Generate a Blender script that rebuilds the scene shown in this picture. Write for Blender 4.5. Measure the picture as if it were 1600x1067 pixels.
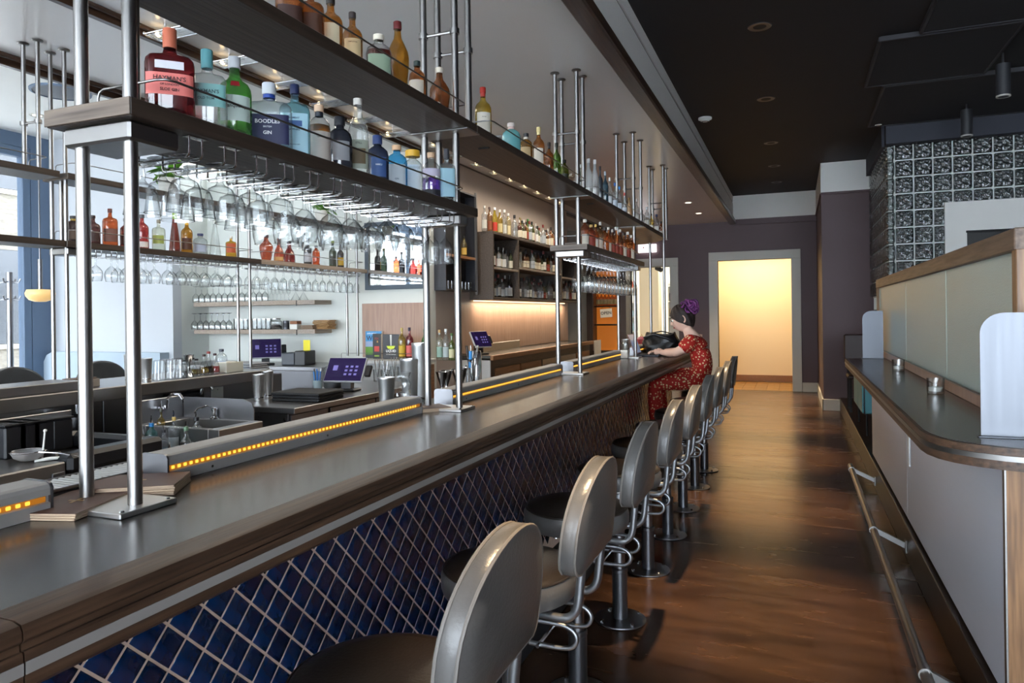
import bpy, bmesh, math, random
from mathutils import Vector, Matrix, Euler
from math import sin, cos, pi, radians as R_

random.seed(7)
for o in list(bpy.data.objects):
    bpy.data.objects.remove(o)
S = bpy.context.scene
COL = S.collection

# ---------------------------------------------------------------- camera
cd = bpy.data.cameras.new('camera')
cam = bpy.data.objects.new('camera', cd)
COL.objects.link(cam)
S.camera = cam
YAW, ROLL, FPX, V0, HC = .3817, .0128, 1100., 491.1, 1.5
cd.sensor_width = 36
cd.lens = 36 * FPX / 1600
cd.shift_y = -(533.5 - V0) / 1600
cd.clip_start = .02
cam.matrix_world = (Matrix.Translation((0, 0, HC)) @ Matrix.Rotation(YAW, 4, 'Z')
                    @ Matrix.Rotation(pi / 2, 4, 'X') @ Matrix.Rotation(-ROLL, 4, 'Z'))

# ---------------------------------------------------------------- world, exposure
W = bpy.data.worlds.new('overcast_sky')
S.world = W
W.use_nodes = True
wn = W.node_tree.nodes
wn['Background'].inputs[0].default_value = (.86, .93, 1, 1)
wn['Background'].inputs[1].default_value = 6.0
S.view_settings.view_transform = 'Standard'
S.view_settings.look = 'None'
S.view_settings.gamma = 1
S.view_settings.use_curve_mapping = False
S.view_settings.exposure = 1.48
cy = S.cycles
cy.max_bounces = 10
cy.diffuse_bounces = 5
cy.glossy_bounces = 4
cy.transmission_bounces = 6
cy.transparent_max_bounces = 40
cy.sample_clamp_indirect = 4
cy.caustics_reflective = False
cy.caustics_refractive = False

# ---------------------------------------------------------------- helpers
_c, _s = cos(YAW), sin(YAW)


def P(u, v, ax, val):
    """world point where the line of sight of a photo pixel meets the plane ax = val (used as a ruler)"""
    a, b = (u - 800) / FPX, (v - V0) / FPX
    x = cos(ROLL) * a - sin(ROLL) * b
    y = sin(ROLL) * a + cos(ROLL) * b
    d = (_c * x - _s, _s * x + _c, -y)
    i = 'xyz'.index(ax)
    t = (val - (0, 0, HC)[i]) / d[i]
    return Vector((d[0] * t, d[1] * t, HC + d[2] * t))


def lin(c):
    c = c / 255
    return c / 12.92 if c <= .04045 else ((c + .055) / 1.055) ** 2.4


def rgb(h):
    h = h.lstrip('#')
    return tuple(lin(int(h[i:i + 2], 16)) for i in (0, 2, 4)) + (1,)


class MB:
    """collects shapes into one mesh"""

    def __init__(self):
        self.v, self.f, self.m = [], [], []
        self.mi = 0

    def _add(self, vs, fs):
        n = len(self.v)
        self.v += [tuple(p) for p in vs]
        self.f += [tuple(i + n for i in f) for f in fs]
        self.m += [self.mi] * len(fs)
        return self

    def box(self, a, b):
        (x0, y0, z0), (x1, y1, z1) = a, b
        x0, x1 = min(x0, x1), max(x0, x1)
        y0, y1 = min(y0, y1), max(y0, y1)
        z0, z1 = min(z0, z1), max(z0, z1)
        vs = [(x, y, z) for z in (z0, z1) for y in (y0, y1) for x in (x0, x1)]
        return self._add(vs, [(0, 2, 3, 1), (4, 5, 7, 6), (0, 1, 5, 4), (2, 6, 7, 3), (0, 4, 6, 2), (1, 3, 7, 5)])

    def cbox(self, a, b, c=.003, M=None):
        """box with chamfered edges"""
        lo = [min(p, q) for p, q in zip(a, b)]
        hi = [max(p, q) for p, q in zip(a, b)]
        c = min(c, *[(h - l) * .45 for l, h in zip(lo, hi)])
        ctr = [(l + h) / 2 for l, h in zip(lo, hi)]
        idx, vs = {}, []
        for sx in (0, 1):
            for sy in (0, 1):
                for sz in (0, 1):
                    s = (sx, sy, sz)
                    for ax in range(3):
                        p = []
                        for k in range(3):
                            e = hi[k] if s[k] else lo[k]
                            if k != ax:
                                e += -c if s[k] else c
                            p.append(e)
                        idx[s, ax] = len(vs)
                        vs.append(p)
        fs = []
        for ax in range(3):
            o1, o2 = [k for k in range(3) if k != ax]
            for sg in (0, 1):
                q = []
                for (i, j) in ((0, 0), (1, 0), (1, 1), (0, 1)):
                    s = [0, 0, 0]
                    s[ax], s[o1], s[o2] = sg, i, j
                    q.append(idx[tuple(s), ax])
                fs.append(q)
            for i in (0, 1):
                for j in (0, 1):
                    s0, s1 = [0, 0, 0], [0, 0, 0]
                    s0[o1] = s1[o1] = i
                    s0[o2] = s1[o2] = j
                    s1[ax] = 1
                    fs.append([idx[tuple(s0), o1], idx[tuple(s1), o1], idx[tuple(s1), o2], idx[tuple(s0), o2]])
        for s in [(i, j, k) for i in (0, 1) for j in (0, 1) for k in (0, 1)]:
            fs.append([idx[s, 0], idx[s, 1], idx[s, 2]])
        out = []
        for f in fs:
            p = [Vector(vs[i]) for i in f]
            n = (p[1] - p[0]).cross(p[2] - p[0])
            m = sum(p, Vector()) / len(p) - Vector(ctr)
            out.append(f if n.dot(m) > 0 else f[::-1])
        if M is not None:
            vs = [M @ Vector(p) for p in vs]
        return self._add(vs, out)

    def cyl(self, p0, p1, r0, r1=None, n=12, cap=True):
        r1 = r0 if r1 is None else r1
        p0, p1 = Vector(p0), Vector(p1)
        d = (p1 - p0).normalized()
        a = d.orthogonal().normalized()
        b = d.cross(a)
        vs = []
        for p, r in ((p0, r0), (p1, r1)):
            for i in range(n):
                t = 2 * pi * i / n
                vs.append(p + a * (r * cos(t)) + b * (r * sin(t)))
        fs = [(i, (i + 1) % n, n + (i + 1) % n, n + i) for i in range(n)]
        if cap:
            fs += [tuple(range(n))[::-1], tuple(range(n, 2 * n))]
        return self._add(vs, fs)

    def tube(self, path, r, n=8, closed=False, cap=True):
        pts = [Vector(p) for p in path]
        m = len(pts)
        rs = r if isinstance(r, (list, tuple)) else [r] * m
        tang = []
        for i in range(m):
            a = pts[(i - 1) % m] if (closed or i > 0) else pts[i]
            b = pts[(i + 1) % m] if (closed or i < m - 1) else pts[i]
            tang.append((b - a).normalized())
        nrm = tang[0].orthogonal().normalized()
        vs = []
        for i in range(m):
            nrm = (nrm - tang[i] * nrm.dot(tang[i]))
            nrm = nrm.normalized() if nrm.length > 1e-6 else tang[i].orthogonal().normalized()
            bn = tang[i].cross(nrm)
            for k in range(n):
                t = 2 * pi * k / n
                vs.append(pts[i] + nrm * (rs[i] * cos(t)) + bn * (rs[i] * sin(t)))
        fs = []
        for i in range(m if closed else m - 1):
            j = (i + 1) % m
            for k in range(n):
                l = (k + 1) % n
                fs.append((i * n + k, i * n + l, j * n + l, j * n + k))
        if cap and not closed:
            fs += [tuple(range(n))[::-1], tuple(range((m - 1) * n, m * n))]
        return self._add(vs, fs)

    def lathe(self, prof, c=(0, 0, 0), n=16, sx=1., sy=1., ex=1., rot=0):
        """profile of (r, z); ex < 1 squares the section off"""
        vs, fs, rings = [], [], []
        for r, z in prof:
            if r <= 1e-6:
                rings.append([len(vs)])
                vs.append((c[0], c[1], c[2] + z))
            else:
                ids = []
                for i in range(n):
                    t = 2 * pi * (i + .5) / n
                    ct, st = cos(t), sin(t)
                    if ex != 1:
                        ct = math.copysign(abs(ct) ** ex, ct)
                        st = math.copysign(abs(st) ** ex, st)
                    x, y = r * sx * ct, r * sy * st
                    if rot:
                        x, y = x * cos(rot) - y * sin(rot), x * sin(rot) + y * cos(rot)
                    ids.append(len(vs))
                    vs.append((c[0] + x, c[1] + y, c[2] + z))
                rings.append(ids)
        for a, b in zip(rings, rings[1:]):
            if len(a) == 1 and len(b) == 1:
                continue
            if len(a) == 1:
                fs += [(a[0], b[(i + 1) % n], b[i]) for i in range(n)]
            elif len(b) == 1:
                fs += [(a[i], a[(i + 1) % n], b[0]) for i in range(n)]
            else:
                fs += [(a[i], a[(i + 1) % n], b[(i + 1) % n], b[i]) for i in range(n)]
        return self._add(vs, fs)

    def prism(self, poly, ax, a, b):
        """extrude a 2D polygon along axis ax from a to b (poly is in the other two axes, in order)"""
        k = 'xyz'.index(ax)

        def mk(p, t):
            q = list(p)
            q.insert(k, t)
            return q
        n = len(poly)
        vs = [mk(p, a) for p in poly] + [mk(p, b) for p in poly]
        fs = [(i, (i + 1) % n, n + (i + 1) % n, n + i) for i in range(n)]
        fs += [tuple(range(n))[::-1], tuple(range(n, 2 * n))]
        return self._add(vs, fs)

    def grid(self, fn, nu, nv, closeu=False):
        vs = [fn(i / (nu - (0 if closeu else 1)), j / (nv - 1)) for j in range(nv) for i in range(nu)]
        fs = []
        for j in range(nv - 1):
            for i in range(nu if closeu else nu - 1):
                k = (i + 1) % nu
                fs.append((j * nu + i, j * nu + k, (j + 1) * nu + k, (j + 1) * nu + i))
        return self._add(vs, fs)

    def sphere(self, c, r, n=12, m=8, sx=1, sy=1, sz=1):
        return self.lathe([(r * sin(pi * i / m), -r * cos(pi * i / m) * sz) for i in range(m + 1)], c, n, sx, sy)

    def mesh(self, name, mats, smooth=35, fix=True):
        me = bpy.data.meshes.new(name)
        me.from_pydata(self.v, [], self.f)
        if not isinstance(mats, (list, tuple)):
            mats = [mats]
        for m in mats:
            me.materials.append(m)
        if len(mats) > 1:
            me.polygons.foreach_set('material_index', self.m)
        if fix:
            bm = bmesh.new()
            bm.from_mesh(me)
            bmesh.ops.recalc_face_normals(bm, faces=bm.faces)
            bm.to_mesh(me)
            bm.free()
        if smooth:
            me.polygons.foreach_set('use_smooth', [True] * len(me.polygons))
            me.set_sharp_from_angle(angle=R_(smooth))
        me.update()
        return me

    def build(self, name, mats, parent=None, loc=(0, 0, 0), smooth=35, fix=True, rot=0):
        return link(name, self.mesh(name, mats, smooth, fix), parent, loc, rot)


def link(name, me, parent=None, loc=(0, 0, 0), rot=0):
    o = bpy.data.objects.new(name, me)
    COL.objects.link(o)
    o.location = loc
    if rot:
        o.rotation_euler = (0, 0, rot)
    if parent is not None:
        o.parent = parent
    return o


def tag(o, label, cat, group=None, kind=None):
    if label:
        o['label'] = label
    if cat:
        o['category'] = cat
    if group:
        o['group'] = group
    if kind:
        o['kind'] = kind
    return o


def thing(name, label, cat, loc=(0, 0, 0), rot=0, group=None):
    o = bpy.data.objects.new(name, None)
    COL.objects.link(o)
    o.empty_display_size = .05
    o.location = loc
    o.rotation_euler = (0, 0, rot)
    return tag(o, label, cat, group)


def dup(root, loc, rot=0, label=None, group=None, scale=None):
    r = root.copy()
    COL.objects.link(r)
    r.location = loc
    r.rotation_euler = (0, 0, rot)
    if scale:
        r.scale = (scale,) * 3
    if label:
        r['label'] = label
    if group:
        r['group'] = group
    for ch in list(root.children):
        c = ch.copy()
        COL.objects.link(c)
        c.parent = r
        for g in ch.children:
            d = g.copy()
            COL.objects.link(d)
            d.parent = c
    return r


def struct(name, mb, mats, parent=None, smooth=0, label=None):
    o = mb.build(name, mats, parent, smooth=smooth)
    if parent is None:
        o['kind'] = 'structure'
        if label:
            o['label'] = label
    return o


_tc = {}


def spline(pts, k=5):
    """smooth path through the points"""
    p = [Vector(q) for q in pts]
    p = [p[0] * 2 - p[1]] + p + [p[-1] * 2 - p[-2]]
    out = []
    for i in range(1, len(p) - 2):
        for j in range(k):
            t = j / k
            a, b, c, d = p[i - 1:i + 3]
            out.append(.5 * ((2 * b) + (c - a) * t + (2 * a - 5 * b + 4 * c - d) * t * t + (3 * b - a - 3 * c + d) * t ** 3))
    out.append(p[-2])
    return out


ORD = ('first second third fourth fifth sixth seventh eighth ninth tenth eleventh twelfth thirteenth fourteenth fifteenth sixteenth seventeenth eighteenth '
       'nineteenth twentieth twenty-first twenty-second twenty-third twenty-fourth twenty-fifth twenty-sixth twenty-seventh twenty-eighth twenty-ninth thirtieth').split()


def text(s, size, material, parent, M, name='lettering', curve=None, bold=False, thick=.0003):
    """flat lettering as a mesh; M places it (x right, y up); curve bends it round a cylinder of that radius"""
    cu = bpy.data.curves.new('t', 'FONT')
    cu.body = s
    cu.size = size
    cu.align_x = 'CENTER'
    cu.align_y = 'CENTER'
    cu.resolution_u = 2
    if bold:
        cu.offset = size * .018
    to = bpy.data.objects.new('t', cu)
    COL.objects.link(to)
    dg = bpy.context.evaluated_depsgraph_get()
    me = bpy.data.meshes.new_from_object(to.evaluated_get(dg))
    bpy.data.objects.remove(to)
    bpy.data.curves.remove(cu)
    for v in me.vertices:
        x, y, z = v.co
        if curve:
            a = x / curve
            v.co = M @ Vector((curve * sin(a), y, curve * cos(a) - curve))
        else:
            v.co = M @ Vector((x, y, 0))
    me.materials.clear()
    me.materials.append(material)
    return link(name, me, parent)


# ---------------------------------------------------------------- materials
def mat(name, color, rough=.5, metal=0., var=None, scale=6., stretch=(1, 1, 1), bump=0., bscale=None, coat=0., spec=.5,
        detail=4., rvar=0., emit=None, estr=0., rnd=0., alpha=1., aniso=0., contrast=(.3, .7)):
    m = bpy.data.materials.new(name)
    m.use_nodes = True
    nt = m.node_tree
    b = nt.nodes['Principled BSDF']
    c = rgb(color) if isinstance(color, str) else color
    b.inputs['Base Color'].default_value = c
    b.inputs['Roughness'].default_value = rough
    b.inputs['Metallic'].default_value = metal
    b.inputs['Specular IOR Level'].default_value = spec
    b.inputs['Coat Weight'].default_value = coat
    b.inputs['Coat Roughness'].default_value = .08
    if alpha < 1:
        b.inputs['Alpha'].default_value = alpha
    if emit:
        b.inputs['Emission Color'].default_value = rgb(emit)
        b.inputs['Emission Strength'].default_value = estr
    if var or bump or rvar:
        tc = nt.nodes.new('ShaderNodeTexCoord')
        mp = nt.nodes.new('ShaderNodeMapping')
        mp.inputs['Scale'].default_value = stretch
        nt.links.new(tc.outputs['Object'], mp.inputs['Vector'])
        nz = nt.nodes.new('ShaderNodeTexNoise')
        nz.inputs['Scale'].default_value = scale
        nz.inputs['Detail'].default_value = detail
        nt.links.new(mp.outputs[0], nz.inputs['Vector'])
        if var:
            rp = nt.nodes.new('ShaderNodeValToRGB')
            rp.color_ramp.elements[0].position = contrast[0]
            rp.color_ramp.elements[1].position = contrast[1]
            rp.color_ramp.elements[0].color = c
            rp.color_ramp.elements[1].color = rgb(var)
            nt.links.new(nz.outputs[0], rp.inputs[0])
            nt.links.new(rp.outputs[0], b.inputs['Base Color'])
        if rvar:
            mr = nt.nodes.new('ShaderNodeMapRange')
            mr.inputs['To Min'].default_value = max(.02, rough - rvar)
            mr.inputs['To Max'].default_value = rough + rvar
            nt.links.new(nz.outputs[0], mr.inputs['Value'])
            nt.links.new(mr.outputs[0], b.inputs['Roughness'])
        if bump:
            n2 = nz
            if bscale:
                n2 = nt.nodes.new('ShaderNodeTexNoise')
                n2.inputs['Scale'].default_value = bscale
                n2.inputs['Detail'].default_value = 3
                nt.links.new(mp.outputs[0], n2.inputs['Vector'])
            bp = nt.nodes.new('ShaderNodeBump')
            bp.inputs['Strength'].default_value = bump
            bp.inputs['Distance'].default_value = .01
            nt.links.new(n2.outputs[0], bp.inputs['Height'])
            nt.links.new(bp.outputs[0], b.inputs['Normal'])
    if rnd:
        oi = nt.nodes.new('ShaderNodeObjectInfo')
        hs = nt.nodes.new('ShaderNodeHueSaturation')
        mr = nt.nodes.new('ShaderNodeMapRange')
        mr.inputs['To Min'].default_value = 1 - rnd
        mr.inputs['To Max'].default_value = 1 + rnd
        nt.links.new(oi.outputs['Random'], mr.inputs['Value'])
        nt.links.new(mr.outputs[0], hs.inputs['Value'])
        src = b.inputs['Base Color'].links[0].from_socket if b.inputs['Base Color'].links else None
        if src:
            nt.links.new(src, hs.inputs['Color'])
        else:
            hs.inputs['Color'].default_value = c
        nt.links.new(hs.outputs[0], b.inputs['Base Color'])
    return m


def glass(name, tint=(1, 1, 1, 1), refl=.5, rough=.02, dark=None, body=0., edge=3.):
    """thin glass: tinted see-through sheet with a Fresnel reflection; dark = tint at grazing view, where the path through is longer"""
    m = bpy.data.materials.new(name)
    m.use_nodes = True
    nt = m.node_tree
    nt.nodes.clear()
    out = nt.nodes.new('ShaderNodeOutputMaterial')
    tr = nt.nodes.new('ShaderNodeBsdfTransparent')
    gl = nt.nodes.new('ShaderNodeBsdfGlossy')
    gl.inputs['Roughness'].default_value = rough
    fr = nt.nodes.new('ShaderNodeLayerWeight')      # Schlick reflectance, the same on both sides of the sheet
    fr.inputs[0].default_value = .5
    f5 = nt.nodes.new('ShaderNodeMath')
    f5.operation = 'POWER'
    f5.inputs[1].default_value = 5.
    nt.links.new(fr.outputs['Facing'], f5.inputs[0])
    mx = nt.nodes.new('ShaderNodeMixShader')
    t = rgb(tint) if isinstance(tint, str) else tint
    tr.inputs[0].default_value = t
    if dark:
        lw = nt.nodes.new('ShaderNodeLayerWeight')
        lw.inputs[0].default_value = .5
        pw = nt.nodes.new('ShaderNodeMath')
        pw.operation = 'POWER'
        pw.inputs[1].default_value = edge
        cm = nt.nodes.new('ShaderNodeMix')
        cm.data_type = 'RGBA'
        nt.links.new(lw.outputs['Facing'], pw.inputs[0])
        nt.links.new(pw.outputs[0], cm.inputs['Factor'])
        cm.inputs['A'].default_value = t
        cm.inputs['B'].default_value = rgb(dark) if isinstance(dark, str) else dark
        nt.links.new(cm.outputs['Result'], tr.inputs[0])
    ml = nt.nodes.new('ShaderNodeMath')
    ml.operation = 'MULTIPLY_ADD'
    ml.inputs[1].default_value = .55
    ml.inputs[2].default_value = .04 + refl * .04
    nt.links.new(f5.outputs[0], ml.inputs[0])
    nt.links.new(ml.outputs[0], mx.inputs[0])
    base = tr
    if body:
        df = nt.nodes.new('ShaderNodeBsdfDiffuse')
        df.inputs[0].default_value = t
        mb = nt.nodes.new('ShaderNodeMixShader')
        mb.inputs[0].default_value = body
        tl_ = nt.nodes.new('ShaderNodeBsdfTranslucent')
        tl_.inputs[0].default_value = t
        m5 = nt.nodes.new('ShaderNodeMixShader')
        m5.inputs[0].default_value = .5
        nt.links.new(df.outputs[0], m5.inputs[1])
        nt.links.new(tl_.outputs[0], m5.inputs[2])
        nt.links.new(tr.outputs[0], mb.inputs[1])
        nt.links.new(m5.outputs[0], mb.inputs[2])
        base = mb
    nt.links.new(base.outputs[0], mx.inputs[1])
    nt.links.new(gl.outputs[0], mx.inputs[2])
    nt.links.new(mx.outputs[0], out.inputs[0])
    return m


def emis(name, color, strength):
    m = bpy.data.materials.new(name)
    m.use_nodes = True
    nt = m.node_tree
    nt.nodes.clear()
    out = nt.nodes.new('ShaderNodeOutputMaterial')
    e = nt.nodes.new('ShaderNodeEmission')
    e.inputs[0].default_value = rgb(color)
    e.inputs[1].default_value = strength
    nt.links.new(e.outputs[0], out.inputs[0])
    return m


def woodmat(name, c1, c2, rough=.45, axis=1, sc=1., coat=0.):
    st = [30, 30, 30]
    st[axis] = 1.6
    return mat(name, c1, rough, var=c2, scale=2.2 * sc, stretch=tuple(st), bump=.15, detail=6, coat=coat)


M = dict(
    slate=mat('slate_top', '#2f2d2b', .27, var='#393633', scale=1.6, detail=6, spec=.75, coat=.12),
    wood_edge=woodmat('oak_edge', '#2f2118', '#5d4534', .46, 1),
    wood_shelf=woodmat('oak_shelf_dark', '#2c231d', '#463a31', .42, 1),
    wood_x=woodmat('oak_dark_cross', '#40352d', '#75675a', .5, 0),
    wood_cab=woodmat('oak_cabinet', '#3d332c', '#55493f', .5, 1),
    wood_panel=woodmat('oak_panel', '#97796a', '#ac8d7a', .45, 2),
    wood_warm=woodmat('oak_warm', '#7a5332', '#9b6c44', .45, 1),
    wood_vert=woodmat('oak_vertical', '#5b3f29', '#98714c', .4, 2),
    wood_grey=woodmat('oak_grey', '#8a7a6c', '#a8998a', .5, 1),
    steel=mat('brushed_steel', '#989694', .34, 1., rvar=.04, scale=40, stretch=(1, 1, .05)),
    inlay=mat('satin_nickel_inlay', '#a9a5a0', .5, .35),
    steel_d=mat('dark_steel', '#77777a', .32, 1., rvar=.1, scale=20),
    steel_work=mat('stainless_worktop', '#98989a', .3, 1., rvar=.03, scale=30),
    chrome=mat('chrome', '#d6d6d8', .12, 1.),
    alu=mat('brushed_aluminium', '#6c6f75', .42, 1., rvar=.06, scale=60, stretch=(1, 1, .03)),
    panelgrey=mat('grey_laminate', '#d0d7e4', .36, .1, rvar=.05, scale=50, stretch=(.05, .05, 1)),
    plate=mat('polished_plate', '#d2d2d0', .38, 1.),
    leather=mat('grey_leather', '#4b4947', .3, var='#595755', scale=9, bump=.08, bscale=120, spec=.5, rvar=.06),
    leather_d=mat('dark_leather', '#211b18', .34, var='#2a2420', scale=8, bump=.08, bscale=120),
    piping=mat('pale_piping', '#6f6a65', .5),
    tube_grey=mat('grey_tube', '#8e9093', .35, .9),
    post=mat('gunmetal_post', '#8e8f93', .36, 1.),
    sleeve=mat('dark_sleeve', '#65666a', .32, .9),
    tile=mat('blue_glazed_tile', '#01142a', .08, var='#032650', scale=18, rnd=.3, bump=.28, bscale=22, coat=.2, spec=.5),
    grout=mat('pale_grout', '#d2b8a4', .8, var='#c0a592', scale=30),
    black=mat('black', '#0a0a0b', .5),
    blackm=mat('matt_black', '#131316', .7),
    blackp=mat('black_plastic', '#17181b', .38),
    navy=mat('navy_paint', '#2b2e3a', .6),
    blackceil=mat('black_ceiling_paint', '#17171b', .75, var='#1b1b1f', scale=1.5),
    plum=mat('plum_wall_paint', '#523e40', .55, var='#5a464a', scale=.8, detail=6),
    white=mat('white_wall_paint', '#e8e8e4', .7, var='#eeeeea', scale=1.),
    whitebar=mat('pale_plaster', '#cfd2cc', .6, var='#d8dbd5', scale=1.),
    frame=mat('off_white_trim', '#c6c4bb', .5),
    ceil=mat('satin_ceiling', '#dedad6', .24, var='#e2deda', scale=.6, rvar=.05, spec=.45),
    taupe=mat('taupe_wall', '#a3958b', .55, var='#ab9d93', scale=1),
    cream=mat('cream_wall', '#eedcb8', .6),
    creamw=mat('cream_column', '#e9dfc6', .6),
    trimwood=woodmat('dark_trim_wood', '#2e1f17', '#4d3628', .35, 1, coat=.2),
    winframe=mat('blue_grey_frame', '#5d6f86', .4, .2),
    floor=None,
    kerb=mat('dark_bronze_panel', '#2a1f1a', .35, .3, var='#33261f', scale=2),
    clear=glass('clear_glass', (.965, .975, .975, 1), 1.4, .012, dark=(.1, .11, .12, 1), body=.006, edge=2.4),
    pane=glass('window_pane', (.96, .98, 1, 1), .4, .01),
    blockglass=None,
    frost=None,
    mirror=mat('mirror_glass', '#d8dde0', .02, 1.),
    led=emis('amber_led', '#ffb040', .75),
    lampwarm=emis('warm_lamp', '#ffdca0', 4.),
    lampwhite=emis('white_lamp', '#fff1dc', 2.),
    label_w=mat('white_label', '#dedcd4', .6),
    paper=mat('paper', '#d9d6cf', .7),
    ink=mat('dark_ink', '#17181c', .6),
    inkb=mat('blue_ink', '#1b2346', .6),
    gold=mat('gold_foil', '#b98a3a', .3, .8),
    screen=mat('violet_screen', '#1f1638', .15, emit='#2b1d58', estr=.06),
    screenlight=mat('screen_tiles', '#6f68a8', .2, emit='#8d84c8', estr=.08),
    kraft=mat('kraft_paper', '#b08a5e', .8, var='#9c774c', scale=20),
    skin=mat('skin', '#e6bba6', .5, var='#ecc5b2', scale=12, spec=.4),
    hair=mat('dark_brown_hair', '#1e1412', .45, bump=.5, bscale=60, var='#2c1d19', scale=30, stretch=(1, 1, 6)),
    hairp=mat('purple_hair', '#4a1a52', .45, var='#8a3f86', scale=28, bump=.6, bscale=40),
    leaf=mat('green_leaf', '#4f8a22', .4, var='#76ad3a', scale=6),
    pot=mat('white_pot', '#d5d2cb', .5),
    teal=mat('teal_laminate', '#3b8c96', .4),
    brick=mat('pale_brick_facade', '#4f4a42', .9, var='#6e675b', scale=3, stretch=(1, 2, 6), detail=8),
    pavement=mat('pavement', '#a9a7a3', .9),
    amber=mat('amber_light_box', '#c9742a', .6, emit='#d0711f', estr=.22),
)


def mk_floor():
    m = bpy.data.materials.new('polished_brown_floor')
    m.use_nodes = True
    nt = m.node_tree
    b = nt.nodes['Principled BSDF']
    tc = nt.nodes.new('ShaderNodeTexCoord')
    mp = nt.nodes.new('ShaderNodeMapping')
    mp.inputs['Scale'].default_value = (.7, 3.5, 1)
    mp.inputs['Rotation'].default_value = (0, 0, .12)
    n1 = nt.nodes.new('ShaderNodeTexNoise')
    n1.inputs['Scale'].default_value = 1.4
    n1.inputs['Detail'].default_value = 9
    n1.inputs['Distortion'].default_value = .6
    n2 = nt.nodes.new('ShaderNodeTexNoise')
    n2.inputs['Scale'].default_value = 3.2
    n2.inputs['Detail'].default_value = 8
    n2.inputs['Distortion'].default_value = 1.
    rp = nt.nodes.new('ShaderNodeValToRGB')
    rp.color_ramp.elements[0].position = .32
    rp.color_ramp.elements[0].color = rgb('#261a13')
    rp.color_ramp.elements[1].position = .72
    rp.color_ramp.elements[1].color = rgb('#543c2c')
    mix = nt.nodes.new('ShaderNodeMath')
    mix.operation = 'MULTIPLY_ADD'
    mix.inputs[1].default_value = .35
    sb = nt.nodes.new('ShaderNodeMath')
    sb.operation = 'MULTIPLY'
    sb.inputs[1].default_value = .68
    L = nt.links.new
    L(tc.outputs['Object'], mp.inputs[0])
    L(mp.outputs[0], n1.inputs['Vector'])
    L(mp.outputs[0], n2.inputs['Vector'])
    L(n1.outputs[0], sb.inputs[0])
    L(n2.outputs[0], mix.inputs[0])
    L(sb.outputs[0], mix.inputs[2])
    L(mix.outputs[0], rp.inputs[0])
    L(rp.outputs[0], b.inputs['Base Color'])
    mr = nt.nodes.new('ShaderNodeMapRange')
    mr.inputs['To Min'].default_value = .16
    mr.inputs['To Max'].default_value = .34
    L(n2.outputs[0], mr.inputs['Value'])
    L(mr.outputs[0], b.inputs['Roughness'])
    bp = nt.nodes.new('ShaderNodeBump')
    bp.inputs['Strength'].default_value = .06
    bp.inputs['Distance'].default_value = .004
    L(n2.outputs[0], bp.inputs['Height'])
    L(bp.outputs[0], b.inputs['Normal'])
    return m


def mk_block():
    """pressed glass block: wavy surface, clear sheet over a dim core"""
    m = glass('glass_block_face', (.5, .56, .56, 1), 6., .05, dark=(.2, .23, .23, 1), body=.10)
    nt = m.node_tree
    tc = nt.nodes.new('ShaderNodeTexCoord')
    vo = nt.nodes.new('ShaderNodeTexNoise')
    vo.inputs['Scale'].default_value = 26
    vo.inputs['Detail'].default_value = 1
    nt.links.new(tc.outputs['Object'], vo.inputs['Vector'])
    bp = nt.nodes.new('ShaderNodeBump')
    bp.inputs['Strength'].default_value = 1.
    bp.inputs['Distance'].default_value = .05
    nt.links.new(vo.outputs[0], bp.inputs['Height'])
    for n in nt.nodes:
        if n.type in ('BSDF_GLOSSY', 'LAYER_WEIGHT', 'BSDF_DIFFUSE'):
            nt.links.new(bp.outputs[0], n.inputs['Normal'])
    return m


def mk_frost():
    m = bpy.data.materials.new('frosted_glass')
    m.use_nodes = True
    nt = m.node_tree
    b = nt.nodes['Principled BSDF']
    b.inputs['Base Color'].default_value = rgb('#b6c8c2')
    b.inputs['Roughness'].default_value = .32
    b.inputs['Alpha'].default_value = .93
    tc = nt.nodes.new('ShaderNodeTexCoord')
    n = nt.nodes.new('ShaderNodeTexNoise')
    n.inputs['Scale'].default_value = 130
    nt.links.new(tc.outputs['Object'], n.inputs['Vector'])
    bp = nt.nodes.new('ShaderNodeBump')
    bp.inputs['Strength'].default_value = .5
    bp.inputs['Distance'].default_value = .004
    nt.links.new(n.outputs[0], bp.inputs['Height'])
    nt.links.new(bp.outputs[0], b.inputs['Normal'])
    return m


M['floor'] = mk_floor()
M['blockglass'] = mk_block()
M['frost'] = mk_frost()
# ================================================================ the room
ZB, ZH = 3.22, 3.71          # bar ceiling, high ceiling
YF = 14.1                    # far wall
struct('floor', MB().box((-8.7, -4.2, -.1), (4.6, YF + .02, 0)), M['floor'], label='polished dark brown concrete floor')
struct('ceiling', MB().box((-4.73, -4.2, ZB), (-1.1, YF, ZB + .08)), M['ceil'], label='satin grey ceiling over the bar')
struct('ceiling', MB().box((-1.07, -4.2, ZH), (4.6, YF, ZH + .08)), M['blackceil'], label='black ceiling over the aisle')
struct('ceiling', MB().box((-8.7, -4.2, ZH), (-4.75, 6.6, ZH + .08)), M['white'], label='white ceiling by the street windows')
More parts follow.
